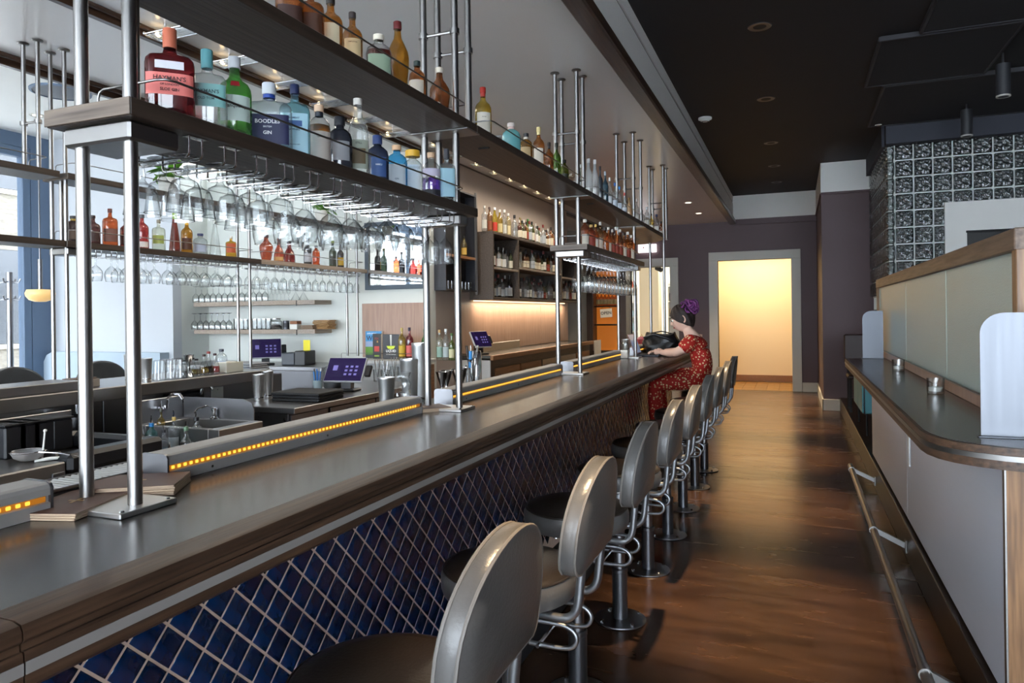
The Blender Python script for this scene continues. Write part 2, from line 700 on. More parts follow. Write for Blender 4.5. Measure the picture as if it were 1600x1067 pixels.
# fascia between low and high ceiling with its black air slot
fz = MB().box((-1.1, -4.2, 3.24), (-1.07, YF, 3.57)).box((-1.1, -4.2, 3.6), (-1.07, YF, ZH))
fo = struct('trim_fascia', fz, M['white'], label='white fascia under the black ceiling')
MB().box((-1.11, -4.2, 3.57), (-1.082, YF, 3.6)).build('air_slot', M['black'], fo, smooth=0)
struct('trim_beam', MB().cbox((-1.14, -4.2, 3.165), (-1.02, YF, 3.255), .012), M['trimwood'], label='dark wood edge beam of the bar ceiling')
struct('trim_back_ceiling', MB().cbox((-3.6, -4.2, 3.17), (-3.55, YF, 3.22), .006).cbox((-3.53, -4.2, 3.195), (-3.5, YF, 3.22), .006),
       M['trimwood'], label='dark wood double trim above the back bar')
t2 = struct('trim_window_ceiling', MB().cbox((-4.78, -4.2, 3.16), (-4.73, 6.45, 3.24), .006).cbox((-4.7, -4.2, 3.19), (-4.67, 6.45, 3.22), .004),
            M['trimwood'], label='dark wood double trim along the window side')
struct('wall_window_fascia', MB().box((-4.77, -4.2, 3.24), (-4.73, 6.45, ZH)), M['white'])

# far wall with two openings
w = MB()
w.box((-3.5, YF, 0), (-3.07, YF + .15, ZB)).box((-2.28, YF, 0), (-1.37, YF + .15, ZB)).box((-3.07, YF, 2.41), (-2.28, YF + .15, ZB))
w.box((-1.37, YF, 2.48), (-.05, YF + .15, 3.26)).box((-.05, YF, 0), (.6, YF + .15, 3.26))
struct('wall_far', w, M['plum'], label='dark plum far wall')
struct('wall_far_upper', MB().box((-1.1, YF - .005, 3.26), (.6, YF + .15, ZH)), M['white'], label='white band above the plum far wall')
struct('trim_far_picture_rail', MB().cbox((-1.07, YF - .03, 3.14), (.4, YF, 3.16), .005), M['plum'])


def casing(name, x0, x1, z1, wd, y, label):
    o = struct(name, MB().cbox((x0 - wd, y - .03, 0), (x0, y + .17, z1), .004).cbox((x1, y - .03, 0), (x1 + wd, y + .17, z1), .004)
               .cbox((x0 - wd, y - .03, z1), (x1 + wd, y + .17, z1 + wd), .004), M['frame'], label=label)
    return o


casing('trim_corridor_casing', -1.37, -.05, 2.48, .165, YF, 'off-white casing round the lit corridor opening')
casing('trim_shop_casing', -3.07, -2.28, 2.41, .165, YF, 'off-white casing round the shop opening')
struct('baseboard_far', MB().cbox((.12, YF - .04, 0), (.45, YF, .17), .004), M['frame'], label='off-white baseboard of the far wall')
# corridor behind the right opening
YC = 15.9
struct('wall_corridor', MB().box((-2.2, YC, -.1), (1., YC + .1, 3.)), M['cream'], label='cream wall at the end of the corridor')
struct('wall_corridor_side', MB().box((-2.25, YF + .15, 0), (-2.2, YC, 3.)).box((.9, YF + .15, 0), (.95, YC, 3.)), M['cream'])
struct('ceiling_corridor', MB().box((-2.25, YF + .15, 3.), (1., YC + .1, 3.06)), M['cream'])
struct('baseboard_corridor', MB().cbox((-2.2, YC - .03, 0), (.9, YC, .14), .004), M['wood_warm'], label='brown baseboard of the corridor')
fl = struct('floor_corridor', MB().box((-2.25, YF + .02, -.1), (1., YC, -.012)), M['black'], label='tiled corridor floor')
tm = MB().cbox((-.11, -.205, -.012), (.11, .205, 0), .004).mesh('tile', mat('ochre_tile', '#9a7440', .35, var='#86622f', scale=5, rnd=.08))
for i in range(12):
    for j in range(4):
        link('floor_tile', tm, fl, (-1.75 + .224 * i, YF + .25 + j * .415, 0))

# pillar and glass block wall
struct('pillar', MB().box((.39, 11.55, 0), (1.3, YF, 3.27)), M['plum'], label='plum pillar beside the corridor')
struct('wall_pillar_upper', MB().box((.385, 11.545, 3.27), (1.3, YF, ZH)), M['white'], label='white band on top of the pillar')
struct('trim_pillar', MB().cbox((.37, 11.53, 3.23), (1.1, 11.55, 3.25), .004).cbox((.37, 11.53, 3.23), (.39, YF, 3.25), .004), M['plum'])
struct('baseboard_pillar', MB().cbox((.37, 11.52, 0), (1.3, 11.55, .17), .004).cbox((.37, 11.52, 0), (.39, YF, .17), .004), M['frame'],
       label='off-white baseboard round the pillar')
YB_, XB_ = 9.56, 1.08
struct('wall_behind_blocks', MB().box((XB_ + .16, YB_ + .3, 0), (4.4, YB_ + .34, 3.5)).box((XB_ + .3, YB_ + .3, 0), (XB_ + .34, 11.5, 3.5)),
       mat('dim_room', '#3a3a38', .8))
gb = struct('wall_glass_block', MB().box((XB_ + .028, YB_ + .028, .2), (4.4, YB_ + .07, 3.49)).box((XB_ + .028, YB_ + .028, .2), (XB_ + .07, 11.55, 3.49)),
            mat('block_backing', '#5c6260', .6), label='glass block wall with pale grout joints')
bk = .2
blk = MB()
h = .0905
blk.cbox((-h, -.045, -h), (h, .03, h), .012)
blkm = blk.mesh('glass_block', M['blockglass'])
blk2 = MB()
blk2.cbox((-.012, -.002, -h * .72), (.012, .002, h * .72), .0015)
for r in range(9):
    z = 3.38 - bk * r
    for c in range(9):
        x = XB_ + .15 + bk * c
        if r >= 4 and c >= 3:
            continue
        link('glass_block', blkm, gb, (x, YB_, z))
    for c in range(10):
        link('glass_block', blkm, gb, (XB_, YB_ + .15 + bk * c, z), -pi / 2)
cm = MB().cbox((-.045, -.045, -h), (.05, .05, h), .02).mesh('glass_block', M['blockglass'])
for r in range(9):
    link('glass_block', cm, gb, (XB_ + .0, YB_ + .0, 3.38 - bk * r))
gj = MB()
for r in range(10):
    z = 3.48 - bk * r
    gj.box((XB_ + .04, YB_ - .012, z - .0075), (4.3 if r < 5 else 1.66, YB_ + .05, z + .0075)).box((XB_ - .012, YB_ + .04, z - .0075), (XB_ + .05, 11.5, z + .0075))
for c in range(10):
    x = XB_ + .05 + bk * c
    gj.box((x - .0075, YB_ - .0125, 1.5 if c < 4 else 2.7), (x + .0075, YB_ + .05, 3.48))
for c in range(11):
    y = YB_ + .05 + bk * c
    gj.box((XB_ - .0125, y - .0075, 1.5), (XB_ + .05, y + .0075, 3.48))
gj.build('grout_joint', mat('block_grout', '#e4eae6', .6), gb, smooth=0)
wp = struct('wall_white_block', MB().box((1.64, YB_ - .05, .2), (1.86, YB_ - .0, 2.74)).box((1.86, YB_ - .05, 2.39), (4.4, YB_ - .0, 2.74)),
            M['white'], label='white wall panel in front of the glass blocks')
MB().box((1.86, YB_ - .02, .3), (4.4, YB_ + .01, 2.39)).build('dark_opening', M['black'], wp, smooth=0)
MB().cbox((1.85, YB_ - .056, 2.375), (4.4, YB_ - .045, 2.4), .002).build('opening_edge', M['blackm'], wp)
struct('trim_soffit', MB().box((1.03, YB_ - .16, 3.46), (4.4, YB_ + .3, ZH)).box((1.0, YB_, 3.46), (1.3, 11.55, ZH)), M['navy'],
       label='dark navy soffit over the glass blocks')

# left side of the bar room
XL, YW = -3.5, 6.45
struct('wall_back_bar', MB().box((XL - .12, YW + .12, 0), (XL, 11.08, ZB)).box((-4.4, 11.08, 0), (XL, 11.2, ZB)), M['taupe'], label='taupe wall behind the back bar')
struct('wall_glass_shelf', MB().box((-6.6, YW, 0), (XL, YW + .12, ZB)), M['whitebar'], label='pale wall with the two glass shelves')
struct('wall_left_return', MB().box((-6.62, 6.05, 0), (-6.49, YW, ZH)), M['whitebar'])
struct('wall_left_white', MB().box((-8.7, 5.93, 0), (-6.49, 6.05, ZH)), mat('cool_white_paint', '#bfc3c8', .7), label='bright white wall beside the street window')
struct('wall_left_far', MB().box((-4.52, 11.2, 0), (-4.4, YF + .15, ZB)).box((-4.4, YF, 0), (-3.5, YF + .15, ZB)), M['frame'])
struct('wall_right', MB().box((4.5, -4.2, 0), (4.6, YF, ZH)), M['plum'])

# street windows on the left and behind the camera
def window_wall(name, along, at, a0, a1, n, z0, z1, label):
    """a run of n tall panes in a blue-grey frame, in the plane of the wall"""
    g = MB()
    pts = [a0 + (a1 - a0) * i / n for i in range(n + 1)]

    def bx(p, q, zl, zh, d=.05):
        if along == 'y':
            g.cbox((at - d, p, zl), (at + d, q, zh), .008)
        else:
            g.cbox((p, at - d, zl), (q, at + d, zh), .008)
    for p in pts:
        bx(p - .05, p + .05, z0, z1)
    bx(a0 + .05, a1 - .05, z0, z0 + .09)
    bx(a0 + .05, a1 - .05, z1 - .12, z1)
    o = struct(name, g, M['winframe'], label=label)
    for p, q in zip(pts, pts[1:]):
        if along == 'y':
            b = MB().box((at - .006, p + .05, z0 + .09), (at + .006, q - .05, z1 - .12))
        else:
            b = MB().box((p + .05, at - .006, z0 + .09), (q - .05, at + .006, z1 - .12))
        b.build('pane', M['pane'], o, smooth=0)
    return o


window_wall('window_1', 'y', -8.5, -3.6, 5.62, 5, .45, 3.55, 'tall street window in a blue-grey frame')
struct('wall_left', MB().box((-8.6, -4.2, 0), (-8.45, 5.93, .45)).box((-8.6, -4.2, 3.55), (-8.45, 5.93, ZH)).box((-8.6, 5.67, .45), (-8.45, 5.93, 3.55)),
       M['winframe'])
window_wall('window_2', 'x', -4.0, -8.0, 4.2, 7, .35, 3.1, 'street window front behind the viewer')
struct('wall_back', MB().box((-8.6, -4.1, 0), (4.6, -3.95, .35)).box((-8.6, -4.1, 3.1), (4.6, -3.95, ZH)), M['winframe'])

# outside
struct('ground_street', MB().box((-40, -30, -.25), (-8.75, 40, -.15)), M['pavement'], label='pale street outside')
bd = thing('street_building', 'pale stone building across the street seen through the window', 'building', (-17, 8, -.15))
MB().box((-6, -22, 0), (0, 22, 14)).build('facade', M['brick'], bd, smooth=0)
wmm = MB().cbox((-.05, -.45, -1.1), (.03, .45, 1.1), .02).mesh('window', mat('dark_pane', '#20242a', .2))  # panes in one even dark blue-grey
wfm = MB().cbox((-.02, -.52, -1.2), (.06, .52, -1.1), .02).mesh('sill', M['creamw'])
for k in range(-5, 6):
    for zf in (2.2, 5.8, 9.4):
        a = link('window', wmm, bd, (.02, k * 2.6 + .4, zf))
        link('sill', wfm, a)

# ---------------------------------------------------------------- lamps the room has, plus one added downlight
def spot(loc, power, color, angle=70, blend=.6, size=.04, parent=None, tgt=None):
    l = bpy.data.lights.new('lamp', 'SPOT')
    l.energy = power
    l.color = color
    l.spot_size = R_(angle)
    l.spot_blend = blend
    l.shadow_soft_size = size
    o = bpy.data.objects.new('lamp', l)
    COL.objects.link(o)
    o.location = loc
    if tgt is not None:
        o.rotation_euler = (Vector(tgt) - Vector(loc)).to_track_quat('-Z', 'Y').to_euler()
    return o


def pm0(h):
    return mat('trim_' + h.strip('#'), h, .4)


WARM = (1., .72, .42)
lampring = MB().lathe([(.05, -.004), (.085, -.006), (.09, 0), (.085, .002), (.05, .002)], n=24)
lrm = lampring.mesh('ring', pm0('#3a3a3e'))
cone = MB().lathe([(.05, 0), (.035, .03), (0, .03)], n=20).mesh('reflector', M['blackp'])
for k, (x, y, wd) in enumerate([(-.24, 1.6, 'nearest the viewer'), (-.24, 3.7, 'second from the viewer'), (-.225, 5.8, 'third from the viewer'), (-.25, 7.8, 'in the middle of the row'),
                            (-.26, 9.86, 'behind the smoke detector'), (-.26, 11.44, 'second from the far wall'), (-.26, 12.9, 'nearest the far wall')]):
    t = thing('recessed_downlight', 'black recessed downlight in the black ceiling, ' + wd, 'ceiling light', (x, y, ZH), group='black ceiling downlights')
    link('ring', lrm, t)
    link('reflector', cone, t)
    spot((x, y, ZH - .03), 380, WARM, 30, .9)
wr = MB().lathe([(.045, -.004), (.07, -.008), (.075, 0), (.045, .004)], n=24).mesh('ring', M['frame'])
wl = MB().lathe([(0, -.004), (.045, -.004)], n=20).mesh('lens', M['lampwhite'])
for (x, y, lb) in [(-1.53, 11.3, 'white round downlight in the bar ceiling, nearer one'), (-1.53, 12.6, 'white round downlight in the bar ceiling, farther one'), (-3.2, 12.6, 'added white round downlight in front of the wine cabinet')]:  # the one by the wine cabinet is added to brighten the OPEN sign
    t = thing('round_downlight', lb, 'ceiling light', (x, y, ZB), group='white ceiling downlights')
    link('ring', wr, t)
    link('lens', wl, t)
    spot((x, y, ZB - .03), 60, (1, .8, .55), 90, .7)
t = thing('round_downlight', 'white round downlight in the ceiling by the window', 'ceiling light', P(58, 180, 'z', ZH))
link('ring', wr, t)
link('lens', wl, t)
t = thing('ceiling_speaker', 'grey round speaker in the ceiling by the window', 'speaker', P(95, 143, 'z', ZH))
MB().lathe([(0, -.02), (.2, -.02), (.24, -.01), (.245, 0)], n=32).build('grille', mat('speaker_grey', '#6b6f76', .6), t)
MB().lathe([(.236, -.018), (.26, -.014), (.262, 0)], n=32).build('ring', M['winframe'], t)
# corridor and shop light
l = bpy.data.lights.new('lamp', 'AREA')
l.energy, l.color, l.size, l.size_y, l.shape = 26, (1, .80, .52), 2., .5, 'RECTANGLE'
o = bpy.data.objects.new('lamp', l)
COL.objects.link(o)
o.location = (-.7, YF + .9, 2.97)

def smoke(loc, lb, r=.075):
    t = thing('smoke_detector', lb, 'smoke detector', loc)
    MB().lathe([(0, -.045), (r * .55, -.045), (r * .7, -.03), (r, -.02), (r, 0)], n=24).build('cover', M['white'], t)
    MB().lathe([(r * .4, -.046), (r * .5, -.0475), (r * .55, -.044)], n=20).build('vent', M['blackm'], t)


smoke((-.92, 8.27, ZH), 'white smoke detector on the black ceiling beside the fascia')
smoke((.94, 9.3, ZH), 'small white detector by the navy soffit', .06)
# dark ceiling panels
for (a, b, c, d, lb) in [(.67, 6.41, 1.65, 7.68, 'black acoustic panel hung in the middle of the ceiling group'), (.84, 7.74, 2.4, 9.36, 'black acoustic panel hung next to the navy soffit'),
                         (.95, 4.6, 2.6, 6.36, 'black acoustic panel hung nearest the viewer')]:
    t = thing('acoustic_panel', lb, 'ceiling panel', ((a + c) / 2, (b + d) / 2, ZH - .008), group='black acoustic panels')
    x, y = (c - a) / 2, (d - b) / 2
    MB().cbox((-x, -y, -.03), (x, y, 0), .004).build('board', mat('black_felt', '#1a191d', .95), t)
    g = MB()
    for s in (-1, 1):
        g.cbox((s * x - .012, -y, -.036), (s * x + .012, y, .006), .003)
        g.cbox((-x, s * y - .012, -.036), (x, s * y + .012, .006), .003)
    g.build('edge_frame', mat('graphite_frame', '#2c2b30', .6), t)
for (x, y, lb) in [(1.7, 7.25, 'black cylinder spotlight nearer the viewer'), (1.72, 8.75, 'black cylinder spotlight in front of the navy soffit')]:
    t = thing('cylinder_spotlight', lb, 'ceiling light', (x, y, ZH - .1), group='black cylinder spotlights')
    MB().cyl((0, 0, -.28), (0, 0, -.0), .055, n=20).build('housing', mat('graphite', '#2e2f33', .5), t)
    MB().cyl((0, 0, -.0), (0, 0, .1), .012, n=10).build('stem', M['blackm'], t)
    MB().lathe([(.04, -.282), (.056, -.282), (.056, -.27)], n=20).build('rim', M['frame'], t)
    MB().lathe([(0, -.272), (.042, -.272)], n=20).build('lens', M['blackp'], t)
# exit sign
t = thing('exit_sign', 'lit white exit sign above the shop opening', 'sign', (-2.71, YF - .06, 2.78))
MB().cbox((-.18, -.025, -.08), (.18, .03, .08), .006).build('light_box', emis('sign_light', '#f4eef2', 1.3), t)
MB().prism([(-.09, .005), (-.075, .035), (-.055, .035), (-.07, -.01)], 'y', -.028, -.0255).build('mark', mat('red_print', '#c0202a', .5), t)
MB().cyl((0, .0, .08), (0, 0, .44), .008).build('stem', M['frame'], t)
# ================================================================ the bar
YE0, YE1 = -.9, 8.55
XE, XI = -1.02, -1.75
bar = thing('bar_counter', 'long bar with dark slate top, oak edge and blue diamond tiles', 'bar', (0, 0, 0))
MB().cbox((XI, YE0, 1.03), (XE - .075, YE1, 1.071), .003).build('countertop', M['slate'], bar)
# oak nosing: rounded top, groove, steel inlay, lower board (each board a length of oak with a butt joint)
prof = [(XE - .077, 1.03), (XE - .077, 1.0715), (XE - .02, 1.0715), (XE - .005, 1.067), (XE, 1.058), (XE, 1.046), (XE - .006, 1.04), (XE - .006, 1.03)]
prof2 = [(XE - .08, .972), (XE - .08, 1.03), (XE + .0, 1.03), (XE + .002, 1.026), (XE + .002, .98), (XE - .006, .972)]
for (a, b) in ((YE0, .664), (.667, 4.3), (4.303, YE1)):
    MB().prism(prof, 'y', a, b).build('edge_board', M['wood_edge'], bar, smooth=25)
    MB().prism(prof2, 'y', a, b).build('edge_board', M['wood_edge'], bar, smooth=25)
    MB().box((XE + .0, a, .998), (XE + .0035, b, 1.016)).build('steel_inlay', M['inlay'], bar, smooth=0)
XT = -1.36
MB().box((XI + .05, YE0, .1), (XT + .0012, YE1 - .1, 1.03)).build('carcass', M['grout'], bar, smooth=0)
MB().box((XI, YE0, .99), (XT + .01, YE1 - .05, 1.03)).build('sub_top', M['blackm'], bar, smooth=0)
MB().cbox((XT - .2, YE0, 0), (-1.1, YE1 - .1, .1), .006).build('plinth', M['blackm'], bar)
MB().box((XT - .006, YE0, .97), (XE - .08, YE1 - .05, 1.03)).build('underside', M['kerb'], bar, smooth=0)
# diamond tiles
n0 = P(575 / 2.907, 700 + 893 / 2.907, 'x', XT)
n1 = P(760 / 2.907, 700 + 800 / 2.907, 'x', XT)
DG = (n1.y - n0.y)
tl = DG * .5 - .0045
tmv = [(0, tl, 0), (0, 0, tl), (0, -tl, 0), (0, 0, -tl)]


def tile_mesh(clip):
    """pillowed diamond; clip cuts the top at that local height"""
    outl = [(tl, 0), (0, tl), (-tl, 0), (0, -tl)]
    if clip is not None and clip < tl:
        k = tl - clip
        outl = [(tl, 0), (k, clip), (-k, clip), (-tl, 0), (0, -tl)] if clip > 0 else [(tl + clip, clip), (-tl - clip, clip), (0, -tl)]
    b = MB()
    n = len(outl)
    cx = sum(p[0] for p in outl) / n
    cz = sum(p[1] for p in outl) / n
    vs = []
    for s, x in ((1, -.006), (.997, .0016), (.95, .0026), (.6, .0032)):
        vs += [(x, cx + (p[0] - cx) * s, cz + (p[1] - cz) * s) for p in outl]
    vs.append((.0034, cx, cz))
    fs = []
    for r in range(3):
        for i in range(n):
            fs.append((r * n + i, r * n + (i + 1) % n, (r + 1) * n + (i + 1) % n, (r + 1) * n + i))
    for i in range(n):
        fs.append((3 * n + i, 3 * n + (i + 1) % n, 4 * n))
    b._add(vs, fs)
    return b


ztop = .966
full = tile_mesh(None).mesh('tile', M['tile'], smooth=60)
halfs = {}
spots = []
for i in range(-20, int((YE1 - n0.y) / (DG / 2)) + 2):
    for j in range(-30, 6):
        if (i + j) % 2 == 0:
            continue
        y, z = n0.y + i * DG / 2, n0.z + j * DG / 2
        if y - tl < YE0 or y + tl > YE1 - .1 or z - tl < .105 or z - tl > ztop - .01:
            continue
        spots.append((y, z))
vis = [s for s in spots if s[0] > .75 and s[1] > .25 + .12 * min(1, 2 / s[0])]
vis.sort(key=lambda s: s[0] + .6 * (1 - s[1]))
first = set(vis[:290])
rest = MB()
for (y, z) in spots:
    cl = None if z + tl <= ztop else round(ztop - z, 4)
    if (y, z) in first:
        if cl is None:
            me = full
        else:
            me = halfs.setdefault(cl, tile_mesh(cl).mesh('tile', M['tile'], smooth=60))
        o = link('tile', me, bar, (XT, y, z))
        q = random.uniform(-.012, .012)
        o.rotation_euler = (0, random.uniform(-.012, .012), q)
    else:
        b = tile_mesh(cl)
        rest._add([(XT + p[0], y + p[1], z + p[2]) for p in b.v], b.f)
ro = rest.build('tile_field', M['tile'], bar, smooth=60)
ro['kind'] = 'stuff'

# ---------------------------------------------------------------- bar stools
def stool_proto():
    t = thing('bar_stool', 'x', 'bar stool', group='grey leather swivel stools at the bar')
    b = MB().lathe([(0, 0), (.122, 0), (.126, .004), (.124, .008), (.05, .014), (0, .014)], n=40).build('base_plate', M['post'], t)
    for k in range(4):
        a = pi / 4 + k * pi / 2
        MB().lathe([(.009, .008), (.009, .017), (.005, .02), (0, .02)], (.104 * cos(a), .104 * sin(a), 0), n=8).build('bolt', M['chrome'], b)
    MB().lathe([(0, .012), (.037, .012), (.037, .235), (.039, .237), (.039, .252), (.036, .256), (.028, .256)], n=24).build('sleeve', M['sleeve'], t)
    MB().cyl((0, 0, .23), (0, 0, .655), .0265, n=20).build('post', M['post'], t)
    MB().lathe([(.0, .63), (.07, .63), (.1, .642), (.1, .668), (0, .668)], n=28).build('swivel_plate', M['steel'], t)
    for k in range(6):
        a = k * pi / 3 + .3
        MB().cyl((.08 * cos(a), .08 * sin(a), .612), (.08 * cos(a), .08 * sin(a), .63), .008, n=8).build('mount_bolt', M['chrome'], t)
    st = MB().lathe([(0, .668), (.17, .668), (.192, .676), (.203, .7), (.203, .728), (.197, .742), (.185, .75), (.15, .757), (.08, .762), (0, .763)], n=48)
    s = st.build('seat', M['leather_d'], t, smooth=50)
    MB().lathe([(.2, .672), (.2065, .69), (.2065, .722), (.2, .738)], n=48).build('seat_band', M['leather'], s, smooth=60)
    MB().tube([(.199 * cos(a), .199 * sin(a), .741) for a in [2 * pi * i / 48 for i in range(48)]], .0035, 6, closed=True).build('piping', M['leather_d'], s)
    # backrest: arched, boxed cushion, gently curved round the sitter and leaning back
    Wd, Hh, z0 = .215, .285, .80

    def outline(k=1.):
        pts = []
        w, r = Wd * k, .05 * k
        zb = z0 + (1 - k) * .1
        zt = z0 + Hh - (1 - k) * .1
        for a in range(0, 91, 30):                     # lower right corner
            pts.append((w - r + r * sin(R_(a)) if 0 else w - r + r * cos(R_(a - 90)), zb + r + r * sin(R_(a - 90))))
        n = 22
        zs = zb + .085
        for i in range(n + 1):                       # arch
            a = pi * i / n
            pts.append((w * cos(a), zs + (zt - zs) * (sin(a) ** .92)))
        for a in range(0, 91, 30):
            pts.append((-w + r - r * sin(R_(a)), zb + r - r * cos(R_(a))) if 0 else (-w + r + r * cos(R_(180 + a)), zb + r + r * sin(R_(180 + a))))
        return pts

    def put(y, z, x):
        lean = (z - z0) * .10
        return (.262 + x + lean - .35 * y * y, y, z)
    b = MB()
    layers = [(.90, -.030), (.97, -.026), (1., -.014), (1., .014), (.97, .022)]
    o0 = outline(1.)
    n = len(o0)
    cy_, cz_ = 0, z0 + Hh * .45
    vs, fs = [], []
    for s, x in layers:
        vs += [put(cy_ + (p[0] - cy_) * s, cz_ + (p[1] - cz_) * s, x) for p in o0]
    for r in range(len(layers) - 1):
        for i in range(n):
            fs.append((r * n + i, r * n + (i + 1) % n, (r + 1) * n + (i + 1) % n, (r + 1) * n + i))
    for lay, sgn, x in ((0, 1, -.034), (len(layers) - 1, -1, .025)):
        base = len(vs)
        rings = [lay * n]
        for s2 in (.7, .35):
            rings.append(len(vs))
            s = layers[lay][0] * s2
            vs += [put(cy_ + (p[0] - cy_) * s, cz_ + (p[1] - cz_) * s, x) for p in o0]
        c = len(vs)
        vs.append(put(cy_, cz_, x))
        for r0, r1 in zip(rings, rings[1:]):
            for i in range(n):
                fs.append((r0 + i, r0 + (i + 1) % n, r1 + (i + 1) % n, r1 + i))
        for i in range(n):
            fs.append((rings[-1] + i, rings[-1] + (i + 1) % n, c))
    b._add(vs, fs)
    bk_ = b.build('backrest', M['leather'], t, smooth=50)
    for s, x in ((.985, .0195), (.985, -.0225)):
        MB().tube([put((p[0]) * s, cz_ + (p[1] - cz_) * s, x) for p in o0], .0038, 6, closed=True).build('piping', M['piping'], bk_)
    for sg in (-1, 1):
        y = sg * .105
        path = [put(y, .85, 0), put(y, .80, 0), (.252, y, .74), (.245, y, .69), (.228, y, .664), (.2, y, .653), (.14, y * .9, .652), (.04, y * .7, .65)]
        MB().tube(spline(path), .0125, 10).build('back_tube', M['tube_grey'], t, smooth=50)
    for sg in (-1, 1):
        y = sg * .075
        MB().tube(spline([(.05, y, .622), (.16, y, .622), (.21, y, .615), (.232, y, .592), (.222, y, .565), (.185, y, .555), (.09, y, .556)]), .0072, 8).build('hook_rod', M['tube_grey'], t, smooth=60)
    MB().cyl((.12, -.09, .5555), (.12, .09, .5555), .006, n=8).build('cross_rod', M['chrome'], t)
    return t


sp = stool_proto()
SY = [1.27, 1.97, 2.67, 3.39, 4.1, 4.79, 5.48, 6.18, 6.87]
SL = ['nearest the viewer, cut by the picture edge', 'second from the viewer', 'third from the viewer', 'fourth from the viewer', 'fifth from the viewer',
      'sixth from the viewer', 'third from the far end', 'next to the one the woman sits on', 'farthest along the bar, under the woman']
for i, (y, s) in enumerate(zip(SY, SL)):
    lb = 'grey leather swivel bar stool ' + s
    if i == 0:
        sp.location = (-.81, y, 0)
        sp['label'] = lb
    else:
        dup(sp, (-.81, y, 0), 0, lb)

# ---------------------------------------------------------------- things on the counter
ZT = 1.0715


def light_rail(y0, y1, lb):
    t = thing('bar_light_rail', lb, 'light rail', (-1.572, (y0 + y1) / 2, ZT), group='steel light rails along the bar')
    h = (y1 - y0) / 2
    pr_ = [(-.048, 0), (-.048, .06), (-.043, .068), (-.035, .072), (.035, .072), (.043, .068), (.048, .06), (.048, .045), (.041, .043), (.041, .03), (.048, .028), (.048, 0)]
    MB().prism(pr_, 'y', -h + .003, h - .003).build('housing', M['inlay'], t, smooth=25)
    for s in (-1, 1):
        cap = [(-.05, 0), (-.05, .062), (-.045, .07), (-.036, .074), (.036, .074), (.045, .07), (.05, .062), (.05, 0)]
        MB().prism(cap, 'y', s * h - .003, s * h + .003).build('end_cap', M['steel_d'], t, smooth=25)
    MB().box((.0405, -h + .01, .0305), (.0425, h - .01, .0425)).build('led_strip', mat('led_strip_backing', '#7a4d14', .6, emit='#ff9d28', estr=.12), t, smooth=0)
    n = int((2 * h - .04) / .02)
    d = MB()
    for k in range(n):
        y = -h + .02 + k * .02
        d.cbox((.042, y - .005, .0325), (.0462, y + .005, .0408), .0015)
    d.build('led_diode', M['led'], t)['kind'] = 'stuff'
    for k in range(3):
        MB().cyl((.047, -h + .15 + k * (2 * h - .3) / 2, .013), (.05, -h + .15 + k * (2 * h - .3) / 2, .013), .004, n=8).build('screw', M['chrome'], t)


light_rail(-.35, 1.06, 'steel LED light rail at the near left end of the bar')
light_rail(1.37, 2.72, 'steel LED light rail between the first and second pole pairs')
light_rail(3.02, 4.74, 'steel LED light rail between the second and third pole pairs')
light_rail(5.0, 6.6, 'steel LED light rail ending by the woman with the laptop')
light_rail(7.1, 8.4, 'steel LED light rail behind the laptop')

# drip mat with bars, behind the near pole pair
t = thing('drip_mat', 'ribbed steel drip tray at the inner edge of the bar', 'drip tray', (-1.687, 1.25, ZT + .0205))
MB().cbox((-.065, -.5, -.02), (.06, .5, 0), .003).build('tray', M['steel_d'], t)
g = MB()
g.cbox((-.065, -.5, 0), (-.058, .5, .008), .002).cbox((.053, -.5, 0), (.06, .5, .008), .002).cbox((-.058, -.5, 0), (.053, -.493, .008), .002).cbox((-.058, .493, 0), (.053, .5, .008), .002)
g.build('rim', M['steel'], t)
rm = MB().cbox((-.057, -.0045, .0005), (.052, .0045, .007), .002).mesh('rib', M['plate'])
for k in range(57):
    link('rib', rm, t, (0, -.476 + k * .017, 0))
MB().box((XI - .16, YE0, .98), (XI, YE1 - .1, 1.03)).build('drip_ledge', M['steel_work'], bar, smooth=0)

menu_d = mat('menu_cover', '#5a4035', .55, var='#684a3d', scale=8)
menu_e = mat('menu_edge', '#c2a98f', .7)


def menus(loc, rot, n, lb):
    t = thing('menu_stack', lb, 'menus', loc, rot)
    for k in range(n):
        dx, a = random.uniform(-.003, .003), random.uniform(-.015, .015)
        z = k * .0052
        c = MB().cbox((-.075, -.105, z), (.075, .105, z + .0045), .001).build('menu', [menu_e], t, rot=a, loc=(dx, 0, 0))
        if k == n - 1:
            MB().cbox((-.0755, -.1055, z + .0046), (.0755, .1055, z + .0056), .0004).build('cover', menu_d, c)
            MB().cbox((-.018, -.004, z + .0057), (.018, .004, z + .0061), .0002).cbox((-.004, -.02, z + .0057), (.004, .02, z + .0061), .0002).build('emblem', M['gold'], c)


menus((-1.53, 1.12, ZT), .3, 3, 'low stack of brown menus left of the near pole pair')
menus((-1.53, 1.285, ZT), -1.0, 5, 'stack of brown menus behind the near pole pair')
menus((-1.56, 2.8, ZT), -.7, 3, 'small stack of brown menus at the second pole pair')
# ================================================================ overhead racks
def proj(x, y, z):
    a, b, c = _c * x + _s * y, -(z - HC), -_s * x + _c * y
    a, b = a / c, b / c
    return 800 + FPX * (cos(ROLL) * a + sin(ROLL) * b), V0 + FPX * (-sin(ROLL) * a + cos(ROLL) * b)


def at_x(u, x, z):
    """distance along the bar at which a thing on the line (x, z) shows in photo column u"""
    lo, hi = .3, 40
    for _ in range(50):
        m = (lo + hi) / 2
        if proj(x, m, z)[0] < u:
            lo = m
        else:
            hi = m
    return lo


def at_y(u, y, z):
    lo, hi = -9., 4.
    for _ in range(50):
        m = (lo + hi) / 2
        if proj(m, y, z)[0] < u:
            lo = m
        else:
            hi = m
    return lo


